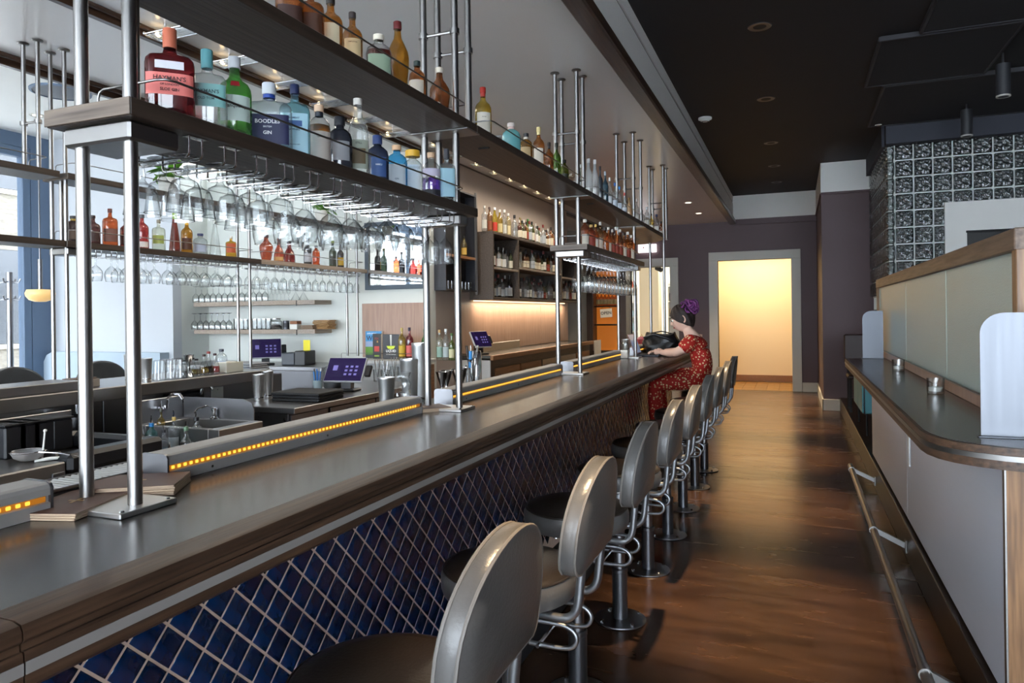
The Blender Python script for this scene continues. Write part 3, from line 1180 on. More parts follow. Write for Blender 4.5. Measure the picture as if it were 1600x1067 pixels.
flm = MB().lathe([(.0, 0), (.032, 0), (.034, -.004), (.03, -.01), (.02, -.014), (.0, -.014)], n=24).mesh('flange', M['steel'])
colm = MB().lathe([(.012, -.012), (.0225, -.012), (.0225, .012), (.012, .012)], n=16).mesh('collar', M['steel'])


def support(y, xs, zb, zt, lb, grp, plate=None, rodz=None, r=.0155, yoff=None):
    t = thing('shelf_pole_pair', lb, 'shelf support', (0, y, zb), group=grp)
    for i, x in enumerate(xs):
        p = MB().cyl((x, 0, .0 if not plate else .012), (x, 0, zt - zb), r, n=16).build('pole', M['steel'], t)
        link('flange', flm, p, (x, 0, zt - zb)) if zt > 3 else None
        if rodz:
            link('collar', colm, p, (x, 0, rodz - zb))
    if rodz:
        MB().cyl((xs[0], 0, rodz - zb), (xs[1], 0, rodz - zb), .007, n=8).build('cross_rod', M['steel'], t)
    if plate:
        a, b = min(xs), max(xs)
        MB().cbox((a - .045, -.075, 0), (b + .045, .075, .012), .002).build('base_plate', M['plate'], t)
        for sx in (a - .032, b + .032):
            for sy in (-.06, .06):
                MB().lathe([(0, .016), (.004, .015), (.006, .012)], (sx, sy, 0), n=8).build('screw', M['chrome'], t)
    return t


G1 = 'steel pole pairs of the front racks'
XF, XR = -1.41, -1.57
names = ['nearest the viewer', 'second along the bar', 'third along the bar', 'fourth along the bar', 'farthest along the bar']
for k, (y, y2, xs) in enumerate([(1.155, None, (-1.54, -1.385)), (2.86, 3.0, (XR, XF)), (4.79, 4.94, (XR, XF)), (6.66, 7.0, (XR, XF)), (8.3, 8.5, (XR, XF))]):
    support(y, xs, ZT, ZB, 'tall steel pole pair from counter to ceiling, ' + names[k], G1, True, 2.78)
    if y2:
        support(y2, xs, 2.366, ZB, 'short steel pole pair from upper shelf to ceiling, ' + names[k], 'short steel pole pairs above the upper shelf', None, 2.74)
    if k in (0, 1, 2):
        t = thing('shelf_spacer_pole', 'single steel pole between lower and upper shelf, ' + names[k], 'shelf support', (xs[0], y + .14, 1.985), group='single spacer poles')
        MB().cyl((0, 0, 0), (0, 0, .34), .0155, n=16).build('pole', M['steel'], t)
        MB().lathe([(.0155, 0), (.026, 0), (.026, .006), (.0155, .008)], n=16).build('foot', M['steel'], t)


def rail_path(x0, x1, y0, y1, z, h):
    r = .02
    return [(x0, y0, z), (x0, y0, z + h - r), (x0 + r * .3, y0, z + h - r * .3), (x0 + r, y0, z + h), (x1 - .03, y0, z + h), (x1 - .008, y0 + .008, z + h), (x1, y0 + .03, z + h),
            (x1, y1 - .03, z + h), (x1 - .008, y1 - .008, z + h), (x1 - .03, y1, z + h), (x0 + r, y1, z + h), (x0 + r * .3, y1, z + h - r * .3), (x0, y1, z + h - r), (x0, y1, z)]


def shelf(name, lb, grp, x0, x1, y0, y1, zt, th, rail=True, bracket=None, mat_=None, ry0=None, ry1=None, rh=.075, end=True):
    t = thing(name, lb, 'shelf', ((x0 + x1) / 2, y0, zt - th), group=grp)
    ox, oy, oz = (x0 + x1) / 2, y0, zt - th
    MB().cbox((x0 - ox, 0, 0), (x1 - ox, y1 - y0, th), .0025).build('board', mat_ or M['wood_shelf'], t)
    if end:
        MB().cbox((x0 - ox - .0005, -.004, .001), (x1 - ox + .0005, -.0005, th - .001), .001).build('end_grain', M['wood_x'], t)
    if rail:
        pts = [(a - ox, b - oy, c - oz) for a, b, c in rail_path(x0 + .03, x1 - .02, ry0 or y0 + .06, ry1 or y1 - .06, zt, rh)]
        MB().tube(pts, .0032, 8).build('guard_rail', M['steel'], t, smooth=60)
    for (b0, b1) in bracket or []:
        MB().cbox((x0 - ox + .03, b0 - oy, -.045), (x1 - ox - .03, b1 - oy, -.0005), .006).build('bracket', M['steel'], t)
    return t


X0, X1 = -1.6, -1.33
YA0, YA1 = 1.11, 2.915
shelf('hanging_shelf', 'lower oak shelf nearest the viewer, full of gin bottles', 'lower front shelves', X0, X1, YA0, YA1, 1.984, .04, True, [(1.13, 1.27), (2.79, 2.87)], ry0=1.22, ry1=2.82)
YB0, YB1 = 4.73, 6.74
shelf('hanging_shelf', 'lower oak shelf farther along with amber bottles', 'lower front shelves', X0, X1, YB0, YB1, 1.984, .04, True, [(4.75, 4.86), (6.6, 6.7)], ry0=4.86, ry1=6.64)
for (a, b, lb) in [(-.6, 2.915, 'upper oak shelf nearest the viewer, with whisky bottles'), (2.925, 4.87, 'upper oak shelf between second and third pole pairs'),
                   (4.88, 6.78, 'upper oak shelf between third and fourth pole pairs')]:
    t = shelf('upper_shelf', lb, 'upper front shelves', X0, X1, a, b, 2.365, .04, True, None, end=False, ry0=a + .2)
    MB().cbox((-.14, b - a - .12, -.007), (.145, b - a + .01, -.0005), .002).build('joint_plate', M['steel'], t)
    MB().cbox((.02, .25, -.006), (.08, .262, -.0005), .002).build('cable_clip', M['blackm'], t)
# rounded last shelf turning behind the bar
t = thing('upper_shelf', 'rounded end of the upper oak shelf above the laptop', 'shelf', (0, 6.79, 2.325), group='upper front shelves')
po = [(X1, 0), (X1, .7)] + [(-1.93 + .6 * cos(a), .95 + .75 * sin(a)) for a in [i * pi / 24 for i in range(0, 13)]] + [(-2.6, 1.7), (-2.6, 1.43)] + \
     [(-1.95 + .35 * cos(a), .95 + .48 * sin(a)) for a in [pi / 2 - i * pi / 24 for i in range(0, 13)]] + [(X0, .7), (X0, 0)]
MB().prism(po, 'z', 0, .04).build('board', M['wood_shelf'], t, smooth=40)
MB().prism([(p[0] * 1, p[1]) for p in po], 'z', -.004, -.0005).build('underside', M['wood_warm'], t, smooth=0)
MB().tube([(X1 - .02, .15, .04), (X1 - .02, .15, .1), (X1 - .02, .17, .115), (X1 - .02, .7, .115)] + [(-1.93 + .58 * cos(a), .95 + .73 * sin(a), .115) for a in [i * pi / 24 for i in range(0, 13)]],
          .0032, 6).build('guard_rail', M['steel'], t, smooth=60)

# ---------------------------------------------------------------- glass racks and hanging glasses
def stemware(kind, n=20):
    """upside-down profile hung by its foot: z = 0 at the foot's underside going down"""
    f = [(0, .0), (.034, .0008), (.036, .002), (.034, .0035), (.014, .007), (.007, .014)]
    if kind == 'goblet':
        q = [(.0065, .02), (.0095, .034), (.008, .048), (.012, .055), (.03, .065), (.036, .08), (.038, .092), (.044, .138)]
    elif kind == 'wine':
        q = [(.0052, .04), (.0055, .066), (.009, .072), (.024, .084), (.038, .104), (.043, .125), (.041, .148), (.036, .172)]
    elif kind == 'coupe':
        q = [(.004, .05), (.0045, .082), (.014, .09), (.04, .1), (.05, .118), (.052, .14)]
    elif kind == 'snifter':
        q = [(.004, .03), (.005, .045), (.012, .052), (.036, .072), (.046, .1), (.044, .13), (.038, .15)]
    else:
        q = [(.004, .04), (.0045, .07), (.012, .078), (.026, .095), (.031, .12), (.029, .15), (.034, .18)]
    r9, z9 = q[-1]
    b = MB().lathe([(r, -z) for r, z in f + q], n=n)
    b.tube([(r9 * cos(a), r9 * sin(a), -z9) for a in [2 * pi * i / n for i in range(n)]], .0011, 4, closed=True)
    return b.mesh('stem_glass', M['clear'], smooth=70 if kind != 'goblet' else 18, fix=False)


SW = {k: stemware(k, 14 if k == 'goblet' else 20) for k in ('goblet', 'wine', 'coupe', 'snifter', 'tulip')}
SWs = {k: stemware(k, 12) for k in ('wine', 'tulip', 'coupe')}


def glass_rack(x0, x1, y, z, lb, grp, up=.05, hw=.02):
    t = thing('glass_rack', lb, 'glass rack', (x1, y, z), group=grp)
    for s in (-1, 1):
        w = x0 - x1
        pts = [(0, s * hw, 0), (0, s * hw, -up + .01), (-.004, s * hw, -up + .003), (-.012, s * hw, -up), (w + .012, s * hw, -up), (w + .004, s * hw, -up + .003), (w, s * hw, -up + .01), (w, s * hw, 0)]
        MB().tube(pts, .0027, 6).build('wire', M['chrome'], t, smooth=60)
    MB().cbox((-.012, -hw - .01, -.003), (.012, hw + .01, -.0002), .001).build('clip_plate', M['chrome'], t)
    return t


RPX = [306, 360, 409, 452, 491, 528, 560, 590, 618, 642, 666, 687, 706]
ordn = ['first', 'second', 'third', 'fourth', 'fifth', 'sixth', 'seventh', 'eighth', 'ninth', 'tenth', 'eleventh', 'twelfth', 'thirteenth', 'fourteenth']
kinds = ['goblet', 'goblet', 'goblet', 'goblet', 'wine', 'wine', 'wine', 'coupe', 'snifter', 'snifter', 'tulip', 'tulip', 'tulip']
lastk = None
for k, (u, kd) in enumerate(zip(RPX, kinds)):
    y = at_x(u, -1.36, 1.9)
    glass_rack(-1.575, -1.36, y, 1.9435, 'chrome wire glass rack under the near lower shelf, %s from the viewer' % ordn[k], 'wire racks under the near lower shelf')
    for j, x in enumerate((-1.395, -1.47, -1.545)):
        if (k, j) in ((7, 1), (2, 2)):
            continue
        o = link('stem_glass', SW[kd], None, (x + random.uniform(-.004, .004), y, 1.9435 - .05 + .0095), random.random() * 6)
        tag(o, '%s glass hanging upside down in the %s near rack, %s' % ({'goblet': 'fluted goblet', 'wine': 'wine', 'coupe': 'coupe', 'snifter': 'snifter', 'tulip': 'tulip'}[kd], ordn[k], ('front', 'middle', 'rear')[j]),
            'stem glass', 'stem glasses hanging under the near lower shelf')
y0 = 4.98
for k in range(13):
    y = y0 + k * .125
    glass_rack(-1.575, -1.36, y, 1.9435, 'chrome wire glass rack under the far lower shelf, %s from the viewer' % ordn[k], 'wire racks under the far lower shelf')
    for j, x in enumerate((-1.395, -1.475)):
        o = link('stem_glass', SWs['wine'], None, (x, y, 1.9435 - .05 + .0095))
        o.scale = (1.1, 1.1, 1.4)
        tag(o, 'wine glass hanging upside down in the %s far rack, %s' % (ordn[k], ('front', 'rear')[j]), 'stem glass', 'stem glasses hanging under the far lower shelf')

# ---------------------------------------------------------------- bottles
GM = {}


def gm(h, dark=None, body=.0):
    """glass full of a liquid of this colour"""
    key = (h, body)
    if key not in GM:
        c = tuple(v ** .4 for v in rgb(h)[:3]) + (1,)
        d = tuple(max(0, v * .35) for v in c[:3]) + (1,)
        GM[key] = glass('bottle_' + h.strip('#'), c, .8, .03, dark=d, body=body)
    return GM[key]


PM = {}


def pm(h, rough=.45, metal=0.):
    key = (h, rough, metal)
    if key not in PM:
        PM[key] = mat('paint_' + h.strip('#'), h, rough, metal)
    return PM[key]


PROF = {   # (r / half width, z / height) for the glass body, and the height where the cap sits
    'round': ([(0, 0), (.9, 0), (1, .02), (1, .56), (.96, .61), (.8, .66), (.5, .7), (.33, .74), (.3, .8), (.3, .9)], .86),
    'shoulder': ([(0, 0), (.92, 0), (1, .02), (1, .6), (.97, .64), (.85, .675), (.5, .7), (.3, .72), (.25, .77), (.25, .88)], .82),
    'tall': ([(0, 0), (.92, 0), (1, .015), (1, .5), (.95, .58), (.72, .68), (.45, .75), (.36, .82), (.34, .93)], .88),
    'wine': ([(0, 0), (.92, 0), (1, .01), (1, .55), (.96, .6), (.75, .66), (.42, .71), (.36, .76), (.36, .96)], .8),
    'cone': ([(0, 0), (.95, 0), (1, .02), (.97, .1), (.62, .55), (.4, .78), (.33, .86), (.32, .94)], .9),
    'tear': ([(0, 0), (.6, 0), (.64, .02), (.82, .2), (.98, .42), (1, .5), (.92, .58), (.62, .68), (.36, .75), (.3, .82), (.3, .92)], .88),
    'bell': ([(0, 0), (.9, 0), (.98, .03), (1, .1), (.95, .3), (.7, .5), (.42, .62), (.33, .7), (.3, .9)], .86),
    'squat': ([(0, 0), (.92, 0), (1, .03), (1, .55), (.9, .64), (.6, .7), (.36, .73), (.34, .84)], .8),
}


def prof_r(pf, z):
    for (r0, z0), (r1, z1) in zip(pf[1:], pf[2:]):
        if z0 <= z <= z1:
            return r0 + (r1 - r0) * (z - z0) / max(1e-6, z1 - z0)
    return pf[-1][0]


def bottle(kind, loc, h, w, col, cap='#1a1a1c', lab='#dcd8cc', label='bottle', group=None, cat='bottle', rot=None, ex=1., flat=1., fill=None, caph=.1, capr=1.25, lz=(.1, .42), la=52, txt=(),
           neck=None, body=.12, n=24, collar=None, lab2=None, rim=None):
    pf, cz = PROF[kind]
    r = w / 2
    if rot is None:
        rot = math.atan2(-loc[1] - 0., -loc[0] - 0.) + random.uniform(-.15, .15)
    t = thing('liquor_bottle', label, cat, loc, rot, group)
    pr2 = [(a * r, b * h) for a, b in pf]
    sec = dict(n=n, sx=flat, ex=ex)
    g = gm(col, body=body) if fill is None else M['clear']
    bd = MB().lathe(pr2, **sec).build('glass', g, t, smooth=60, fix=False)
    if fill is not None:
        inner = [(a * r * .93, max(.012, b * h)) for a, b in pf if b <= fill]
        ri = prof_r(pf, fill) * r * .93
        inner += [(ri, fill * h), (0, fill * h)]
        inner[0] = (0, .012)
        MB().lathe(inner, **sec).build('liquid', gm(col, body=body), bd, smooth=60, fix=False)
    nr = pf[-1][0] * r
    top = pf[-1][1] * h
    cr = nr * capr
    c0 = top - caph * h * .5
    MB().lathe([(nr * 1.02, c0), (cr, c0 + .001), (cr, c0 + caph * h * .95), (cr * .93, c0 + caph * h), (0, c0 + caph * h)], n=16).build('cap', pm(cap), t, smooth=40)
    if collar:
        za, zb = cz - .07, cz + .02
        MB().lathe([(prof_r(pf, za) * r * 1.03, za * h), (nr * 1.06, zb * h)], n=16).build('neck_band', pm(collar), t, smooth=60)

    def patch(z0, z1, ang, color, nm, grow=1.012, a0=0.):
        b = MB()

        def fn(u, v):
            a = R_(a0 + (u - .5) * 2 * ang)
            z = z0 + (z1 - z0) * v
            rr = prof_r(pf, z) * r * grow + .0004
            ct, st = cos(a), sin(a)
            if ex != 1:
                ct = math.copysign(abs(ct) ** ex, ct)
                st = math.copysign(abs(st) ** ex, st)
            return (rr * flat * ct, rr * st, z * h)
        b.grid(fn, 13, 4)
        return b.build(nm, pm(color, .6), bd if nm != 'label' else t, smooth=60, fix=False)
    if lab:
        lo = patch(lz[0], lz[1], la, lab, 'label')
        for (s, zf, sz, tc) in txt:
            zz = zf
            rr = prof_r(pf, zz) * r * 1.02 * flat + .0015
            Mx = Matrix(((0, 0, 1, rr), (1, 0, 0, 0), (0, 1, 0, zz * h), (0, 0, 0, 1)))
            text(s, sz, pm(tc, .6), lo, Mx, 'lettering', curve=None if ex < .8 else rr, bold=True)
    if lab2:
        patch(lab2[0], lab2[1], lab2[2], lab2[3], 'small_label', 1.016)
    return t


GG = 'spirit bottles on the near lower shelf'
XS, ZS1 = -1.43, 1.984


def px_bottle(u, wpx, hpx, x, z, kind, col, **k):
    y = at_x(u, x, z + .1)
    d = -_s * x + _c * y
    return bottle(kind, (x, y, z), hpx * d / FPX, wpx * d / FPX * .96, col, **k)


px_bottle(266, 74, 152, -1.44, ZS1, 'shoulder', '#6e1216', cap='#c06a50', lab='#d9746c', label='square red gin bottle with pink label and coral cork, nearest the viewer', group=GG, ex=.55, flat=.75, caph=.2,
          lz=(.26, .48), la=58, txt=(("HAYMAN'S", .42, .015, '#3b1a1c'), ('OF LONDON', .36, .007, '#3b1a1c'), ('SLOE GIN', .31, .01, '#3b1a1c')), capr=1.15, body=.05, lab2=(.52, .6, 20, '#cfcfd4'))
px_bottle(324, 60, 135, -1.44, ZS1, 'shoulder', '#e4ecec', cap='#5f9ba0', lab='#7fb5b2', label='square clear gin bottle with teal label and teal cork', group=GG, ex=.55, flat=.75, caph=.22, lz=(.3, .56),
          la=62, txt=(("HAYMAN'S", .47, .013, '#2a4a4c'), ('OLD TOM', .39, .009, '#2a4a4c')))
px_bottle(367, 52, 140, -1.44, ZS1, 'round', '#3f9a2e', cap='#b9bcc0', lab='#b4c4bc', label='bright green gin bottle with pale label and grey screw cap', group=GG, caph=.13, lz=(.22, .5), la=58, body=.15,
          txt=(('Tanqueray', .38, .014, '#20221f'),), lab2=(.6, .66, 16, '#9a1f28'))
px_bottle(421, 70, 115, -1.44, ZS1, 'shoulder', '#d6e6ec', cap='#c9cdd2', lab='#23264a', label='wide clear gin bottle with navy label reading Boodles', group=GG, ex=.5, flat=.6, caph=.16, lz=(.1, .5), la=55,
          txt=(('BOODLES', .4, .016, '#e4e4ea'), ('BRITISH', .33, .007, '#c4c6d4'), ('GIN', .25, .014, '#e4e4ea')), collar='#2c4a9a')
px_bottle(461, 48, 128, -1.44, ZS1, 'shoulder', '#7fc4d8', cap='#20284a', lab='#a9cfdc', label='pale blue square gin bottle with navy cap', group=GG, ex=.5, flat=.8, caph=.12, lz=(.06, .56), la=46, body=.05,
          txt=(('BOMBAY', .5, .008, '#23355e'), ('SAPPHIRE', .36, .008, '#23355e'), ('LONDON DRY', .18, .005, '#23355e')), lab2=(.4, .47, 14, '#3a5c92'))
px_bottle(499, 36, 112, -1.44, ZS1, 'squat', '#8a4a14', cap='#c8a78a', lab='#b4aaa0', label='brown apothecary bottle with grey engraved label', group=GG, caph=.1, capr=1.3, lz=(.1, .5), la=70, fill=.6,
          txt=(('GIN', .42, .008, '#3a3430'),), collar='#23252e')
px_bottle(531, 40, 100, -1.44, ZS1, 'squat', '#0d0f18', cap='#24252a', lab='#8f9093', label='black bottle with a silver diamond label', group=GG, caph=.14, capr=1.3, lz=(.2, .5), la=40, body=.4)
px_bottle(560, 34, 132, -1.44, ZS1, 'tall', '#e2e8e6', cap='#b8b4ac', lab='#8e9486', label='tall clear bottle with olive label and painted scene', group=GG, ex=.7, caph=.08, lz=(.12, .46), la=50,
          txt=(('STILL', .42, .010, '#2c2e2a'),), lab2=(.18, .36, 30, '#5a4a30'))
px_bottle(590, 36, 86, -1.44, ZS1, 'squat', '#10162c', cap='#3a4a78', lab='#3a5688', label='dark navy bottle with blue diamond label', group=GG, caph=.16, capr=1.3, lz=(.15, .5), la=40, body=.4,
          txt=(('HAKU', .36, .009, '#dfe4ee'),))
px_bottle(620, 34, 82, -1.44, ZS1, 'squat', '#2f9ae0', cap='#c9a27c', lab='#a9b2b8', label='electric blue gin bottle with grey label', group=GG, ex=.6, caph=.1, capr=1.3, lz=(.08, .5), la=44, body=.2,
          txt=(('GIN', .22, .009, '#2a3a4e'),))
px_bottle(645, 32, 80, -1.44, ZS1, 'squat', '#dfe4e4', cap='#d0a02c', lab='#c6ccce', label='clear bottle with a wide gold stopper', group=GG, ex=.6, caph=.13, capr=2.2, lz=(.12, .6), la=44, txt=(('ELK', .5, .008, '#3a3c40'),))
px_bottle(674, 30, 86, -1.43, ZS1, 'squat', '#5b2fc0', cap='#b89878', lab='#b9b2c4', label='clear round bottle half full of violet gin', group=GG, caph=.1, capr=1.25, fill=.42, lz=(.44, .58), la=70, lab2=(.1, .2, 70, '#23232a'))
px_bottle(698, 28, 88, -1.395, ZS1, 'shoulder', '#d2e4e8', cap='#3a3a3e', lab='#93b9c6', label='clear bottle with icy blue label and black stopper beside the pole', group=GG, ex=.6, caph=.18, capr=1.35, lz=(.1, .6), la=46,
          txt=(('No 1', .34, .008, '#2c3c4c'),))

GU = 'whisky bottles on the near upper shelf'
ZS2 = 2.365
for (u, wp, hp, kd, col, cp, lb, kw) in [
    (452, 44, 110, 'shoulder', '#a8501a', '#3a2a20', 'amber whisky bottle cut off at the top edge of the photo, dark label', dict(lab='#3a2018', ex=.7)),
    (486, 42, 105, 'shoulder', '#a8501a', '#3a2a20', 'amber whisky bottle with brown label reading 12', dict(lab='#4a2a18', txt=(('12', .2, .012, '#c8a070'),), lz=(.1, .5), ex=.7)),
    (517, 38, 105, 'round', '#c06a1c', '#2a2420', 'golden whisky bottle with cream label on the upper shelf', dict(lab='#d4c6a4', lz=(.1, .52))),
    (551, 32, 100, 'round', '#b8661a', '#3a3230', 'golden whisky bottle with flowered cream label', dict(lab='#d2b98c', lz=(.08, .5), txt=(('TEMPLETON', .44, .006, '#5a2a1c'),))),
    (592, 42, 92, 'squat', '#6a1f16', '#d2cab8', 'dark red rye bottle with green label and cork stopper', dict(lab='#8aa088', lz=(.08, .5), fill=.6, ex=.75)),
    (622, 36, 122, 'tear', '#b06a12', '#5a1f20', 'tear-shaped amber cognac bottle', dict(lab=None)),
    (652, 27, 82, 'squat', '#b4571c', '#2a3c3c', 'small amber bottle with white label beside the tear-shaped one', dict(lab='#c9c0b0', lz=(.08, .5))),
    (687, 34, 84, 'tear', '#8e3f12', '#c4bcac', 'dark amber bourbon bottle next to the hanging poles', dict(lab=None, flat=.8)),
    (755, 27, 92, 'round', '#c29a22', '#a83028', 'golden single malt bottle with red capsule', dict(lab='#cfc8b8', lz=(.08, .5), txt=(('DEWAR', .42, .006, '#5a3a2a'),), collar='#a83028')),
    (799, 30, 62, 'squat', '#3fa8ae', '#c2b6ae', 'opaque turquoise bottle with pale stopper', dict(lab=None, body=.8, collar='#c2a49c')),
    (822, 21, 58, 'squat', '#b0741c', '#18181a', 'small golden bottle with black cap and cream label', dict(lab='#c4a678', lz=(.08, .5), collar='#d0c8b8')),
    (842, 19, 76, 'round', '#b5601c', '#d6c48a', 'tall amber bottle with cream capsule', dict(lab='#c9bfae', lz=(.1, .5), collar='#d6c48a')),
    (858, 15, 60, 'round', '#a8561c', '#241c1c', 'amber bottle with dark capsule between cream one and green one', dict(lab=None, collar='#241c1c')),
    (870, 14, 66, 'round', '#4c7a1c', '#20241c', 'green bottle in the whisky row', dict(lab=None, collar='#20241c')),
    (882, 14, 48, 'squat', '#6a7a1c', '#1c1e1c', 'squat dark green bottle in front of the hanging poles', dict(lab='#2a2c24')),
]:
    px_bottle(u, wp, hp, -1.45, ZS2, kd, col, cap=cp, label=lb, group=GU, **kw)
# third upper shelf and rounded end
GV = 'bottles on the upper shelf beyond the third pole pair'
for (u, wp, hp, kd, col, cp, lb, kw) in [
    (908, 10, 52, 'round', '#9fc0a8', '#b8bcb8', 'pale green bottle behind the third pole pair', dict(lab='#c8ccc8')),
    (920, 13, 66, 'tall', '#d4dcdc', '#d2d2d0', 'tall frosted vodka bottle, left of a pair', dict(lab=None, body=.5)),
    (930, 13, 70, 'tall', '#d0d6d8', '#d2d2d0', 'tall frosted vodka bottle, right of a pair', dict(lab=None, body=.5)),
    (938, 9, 66, 'round', '#141a24', '#1c1c20', 'thin black bottle beside the frosted pair', dict(lab=None, body=.4)),
    (946, 10, 62, 'round', '#1f4a66', '#9aa4ac', 'dark blue bottle on the far upper shelf', dict(lab=None, body=.2)),
    (953, 9, 56, 'round', '#cfd6d6', '#c2c4c4', 'clear bottle with white cap on the far upper shelf', dict(lab='#cdd2d4')),
    (961, 9, 52, 'round', '#c4ccd0', '#2f6ab4', 'clear vodka bottle with blue cap, first of two', dict(lab='#b8c2cc')),
    (968, 9, 50, 'round', '#c4ccd0', '#2f7ac4', 'clear vodka bottle with blue cap, second of two', dict(lab='#b8c2cc')),
    (976, 9, 44, 'round', '#c8d0d4', '#b03a34', 'clear bottle with red cap on the far upper shelf', dict(lab='#c2c8cc')),
    (983, 8, 40, 'round', '#b8864a', '#8a6a3c', 'tan stoneware bottle before the fourth pole pair', dict(lab=None, body=.6)),
]:
    px_bottle(u, wp, hp, -1.45, ZS2, kd, col, cap=cp, label=lb, group=GV, n=16, **kw)
GE = 'bottles on the rounded shelf end'
for (u, wp, hp, kd, col, cp, lb) in [
    (995, 8, 46, 'round', '#cdd4d4', '#c8c8c6', 'clear bottle at the start of the rounded shelf end'), (1003, 9, 34, 'squat', '#c8d0d0', '#b0b0ae', 'squat clear bottle on the rounded shelf end'),
    (1011, 9, 44, 'squat', '#d2d6d8', '#c8ccd0', 'clear bottle with a ball stopper on the rounded shelf end'), (1018, 8, 34, 'round', '#c29a3a', '#3a2a24', 'golden bottle on the rounded shelf end'),
    (1026, 9, 40, 'squat', '#c4cad2', '#28325a', 'clear bottle with navy stopper on the rounded shelf end'), (1033, 8, 32, 'squat', '#b0502a', '#1c1c1e', 'amber bottle with black cap on the rounded shelf end')]:
    px_bottle(u, wp, hp, -1.46, ZS2, kd, col, cap=cp, label=lb, group=GE, n=16, lab='#c9c6be')
# amber bottles on the far lower shelf
GL = 'amber bottles on the far lower shelf'
rowk = [(914, '#b0441c', '#e0d8cc', 'squat'), (924, '#a83a1c', '#c8a060', 'squat'), (931, '#b8501c', '#d8b060', 'round'), (938, '#a06a3a', '#c8c4bc', 'round'), (945, '#b4501c', '#2a2422', 'squat'),
        (951, '#c05a1c', '#d8d4cc', 'tall'), (957, '#94401c', '#b8b4ac', 'round'), (963, '#a8521c', '#d0ccc4', 'round'), (969, '#8e4a24', '#c4c0b8', 'tall'), (975, '#b05a20', '#38302c', 'round'),
        (981, '#c0601c', '#c8c4bc', 'tall'), (987, '#a8481c', '#d4d0c8', 'round')]
for k, (u, col, cp, kd) in enumerate(rowk):
    px_bottle(u, 11 if kd != 'squat' else 14, random.choice((44, 46, 50)), -1.43, ZS1, kd, col, cap=cp, lab=random.choice(('#c9bfae', '#d8d0c0', None, '#8e3a2c')),
              label='amber spirit bottle, %s from the left on the far lower shelf' % ordn[k], group=GL, n=16)

# ---------------------------------------------------------------- rack by the window
XB0, XB1, ZBL, ZBU = -4.47, -4.24, 2.0, 2.43
BP = (-4.42, -4.29)
for (y, zb, lb, grp) in [(3.1, 1.08, 'thin pole pair of the window rack from counter to ceiling, near', 'window rack poles'), (2.93, ZBU, 'thin pole pair of the window rack above its upper shelf', 'window rack poles'),
                         (4.72, 1.08, 'thin pole pair of the window rack, middle', 'window rack poles'), (6.3, 1.08, 'thin pole pair of the window rack, against the pale wall', 'window rack poles')]:
    support(y, BP, zb + .001, ZB, lb, grp, None, 2.72 if zb > 2 else None, r=.013)
t = thing('shelf_spacer_pole', 'thin single pole between the window rack shelves', 'shelf support', (-4.36, 3.12, ZBL))
MB().cyl((0, 0, 0), (0, 0, ZBU - ZBL - .04), .013, n=14).build('pole', M['steel'], t)
for (a, b, z, lb, rl) in [(1.2, 3.06, ZBL, 'near length of the lower window rack shelf', False), (3.07, 4.8, ZBL, 'lower window rack shelf with amber bottles', True), (4.81, 6.44, ZBL, 'pale far length of the lower window rack shelf', True),
                          (1.2, 3.03, ZBU, 'near length of the upper window rack shelf', True), (3.08, 6.44, ZBU, 'upper window rack shelf behind the glasses', True)]:
    shelf('window_rack_shelf', lb, 'window rack shelves', XB0, XB1, a, b, z, .04, rl, [(3.09, 3.2)] if (z == ZBL and a == 3.07) else None, mat_=M['wood_grey'] if a == 4.81 else M['wood_shelf'])
k = 0
for i in range(27):
    y = 3.3 + i * .115
    if abs(y - 4.72) < .05:
        continue
    glass_rack(XB0 + .01, XB1 - .02, y, ZBL - .0405, 'chrome wire glass rack under the lower window rack shelf, %s from the viewer' % ORD[i], 'wire racks under the window rack shelf', up=.04)
    for j, x in enumerate((-4.29, -4.375)):
        if y < 4.0 and j and i % 2:
            continue
        o = link('stem_glass', SWs['wine' if i < 13 else 'tulip'], None, (x, y, ZBL - .0405 - .04 + .0095))
        tag(o, 'clear %s glass hanging under the window rack shelf, %s rack, %s row' % ('wine' if i < 13 else 'tulip', ORD[i], ('front', 'rear')[j]), 'stem glass',
            'glasses hanging under the window rack' if i < 13 else 'tulip glasses hanging under the window rack')
GW = 'bottles on the window rack'
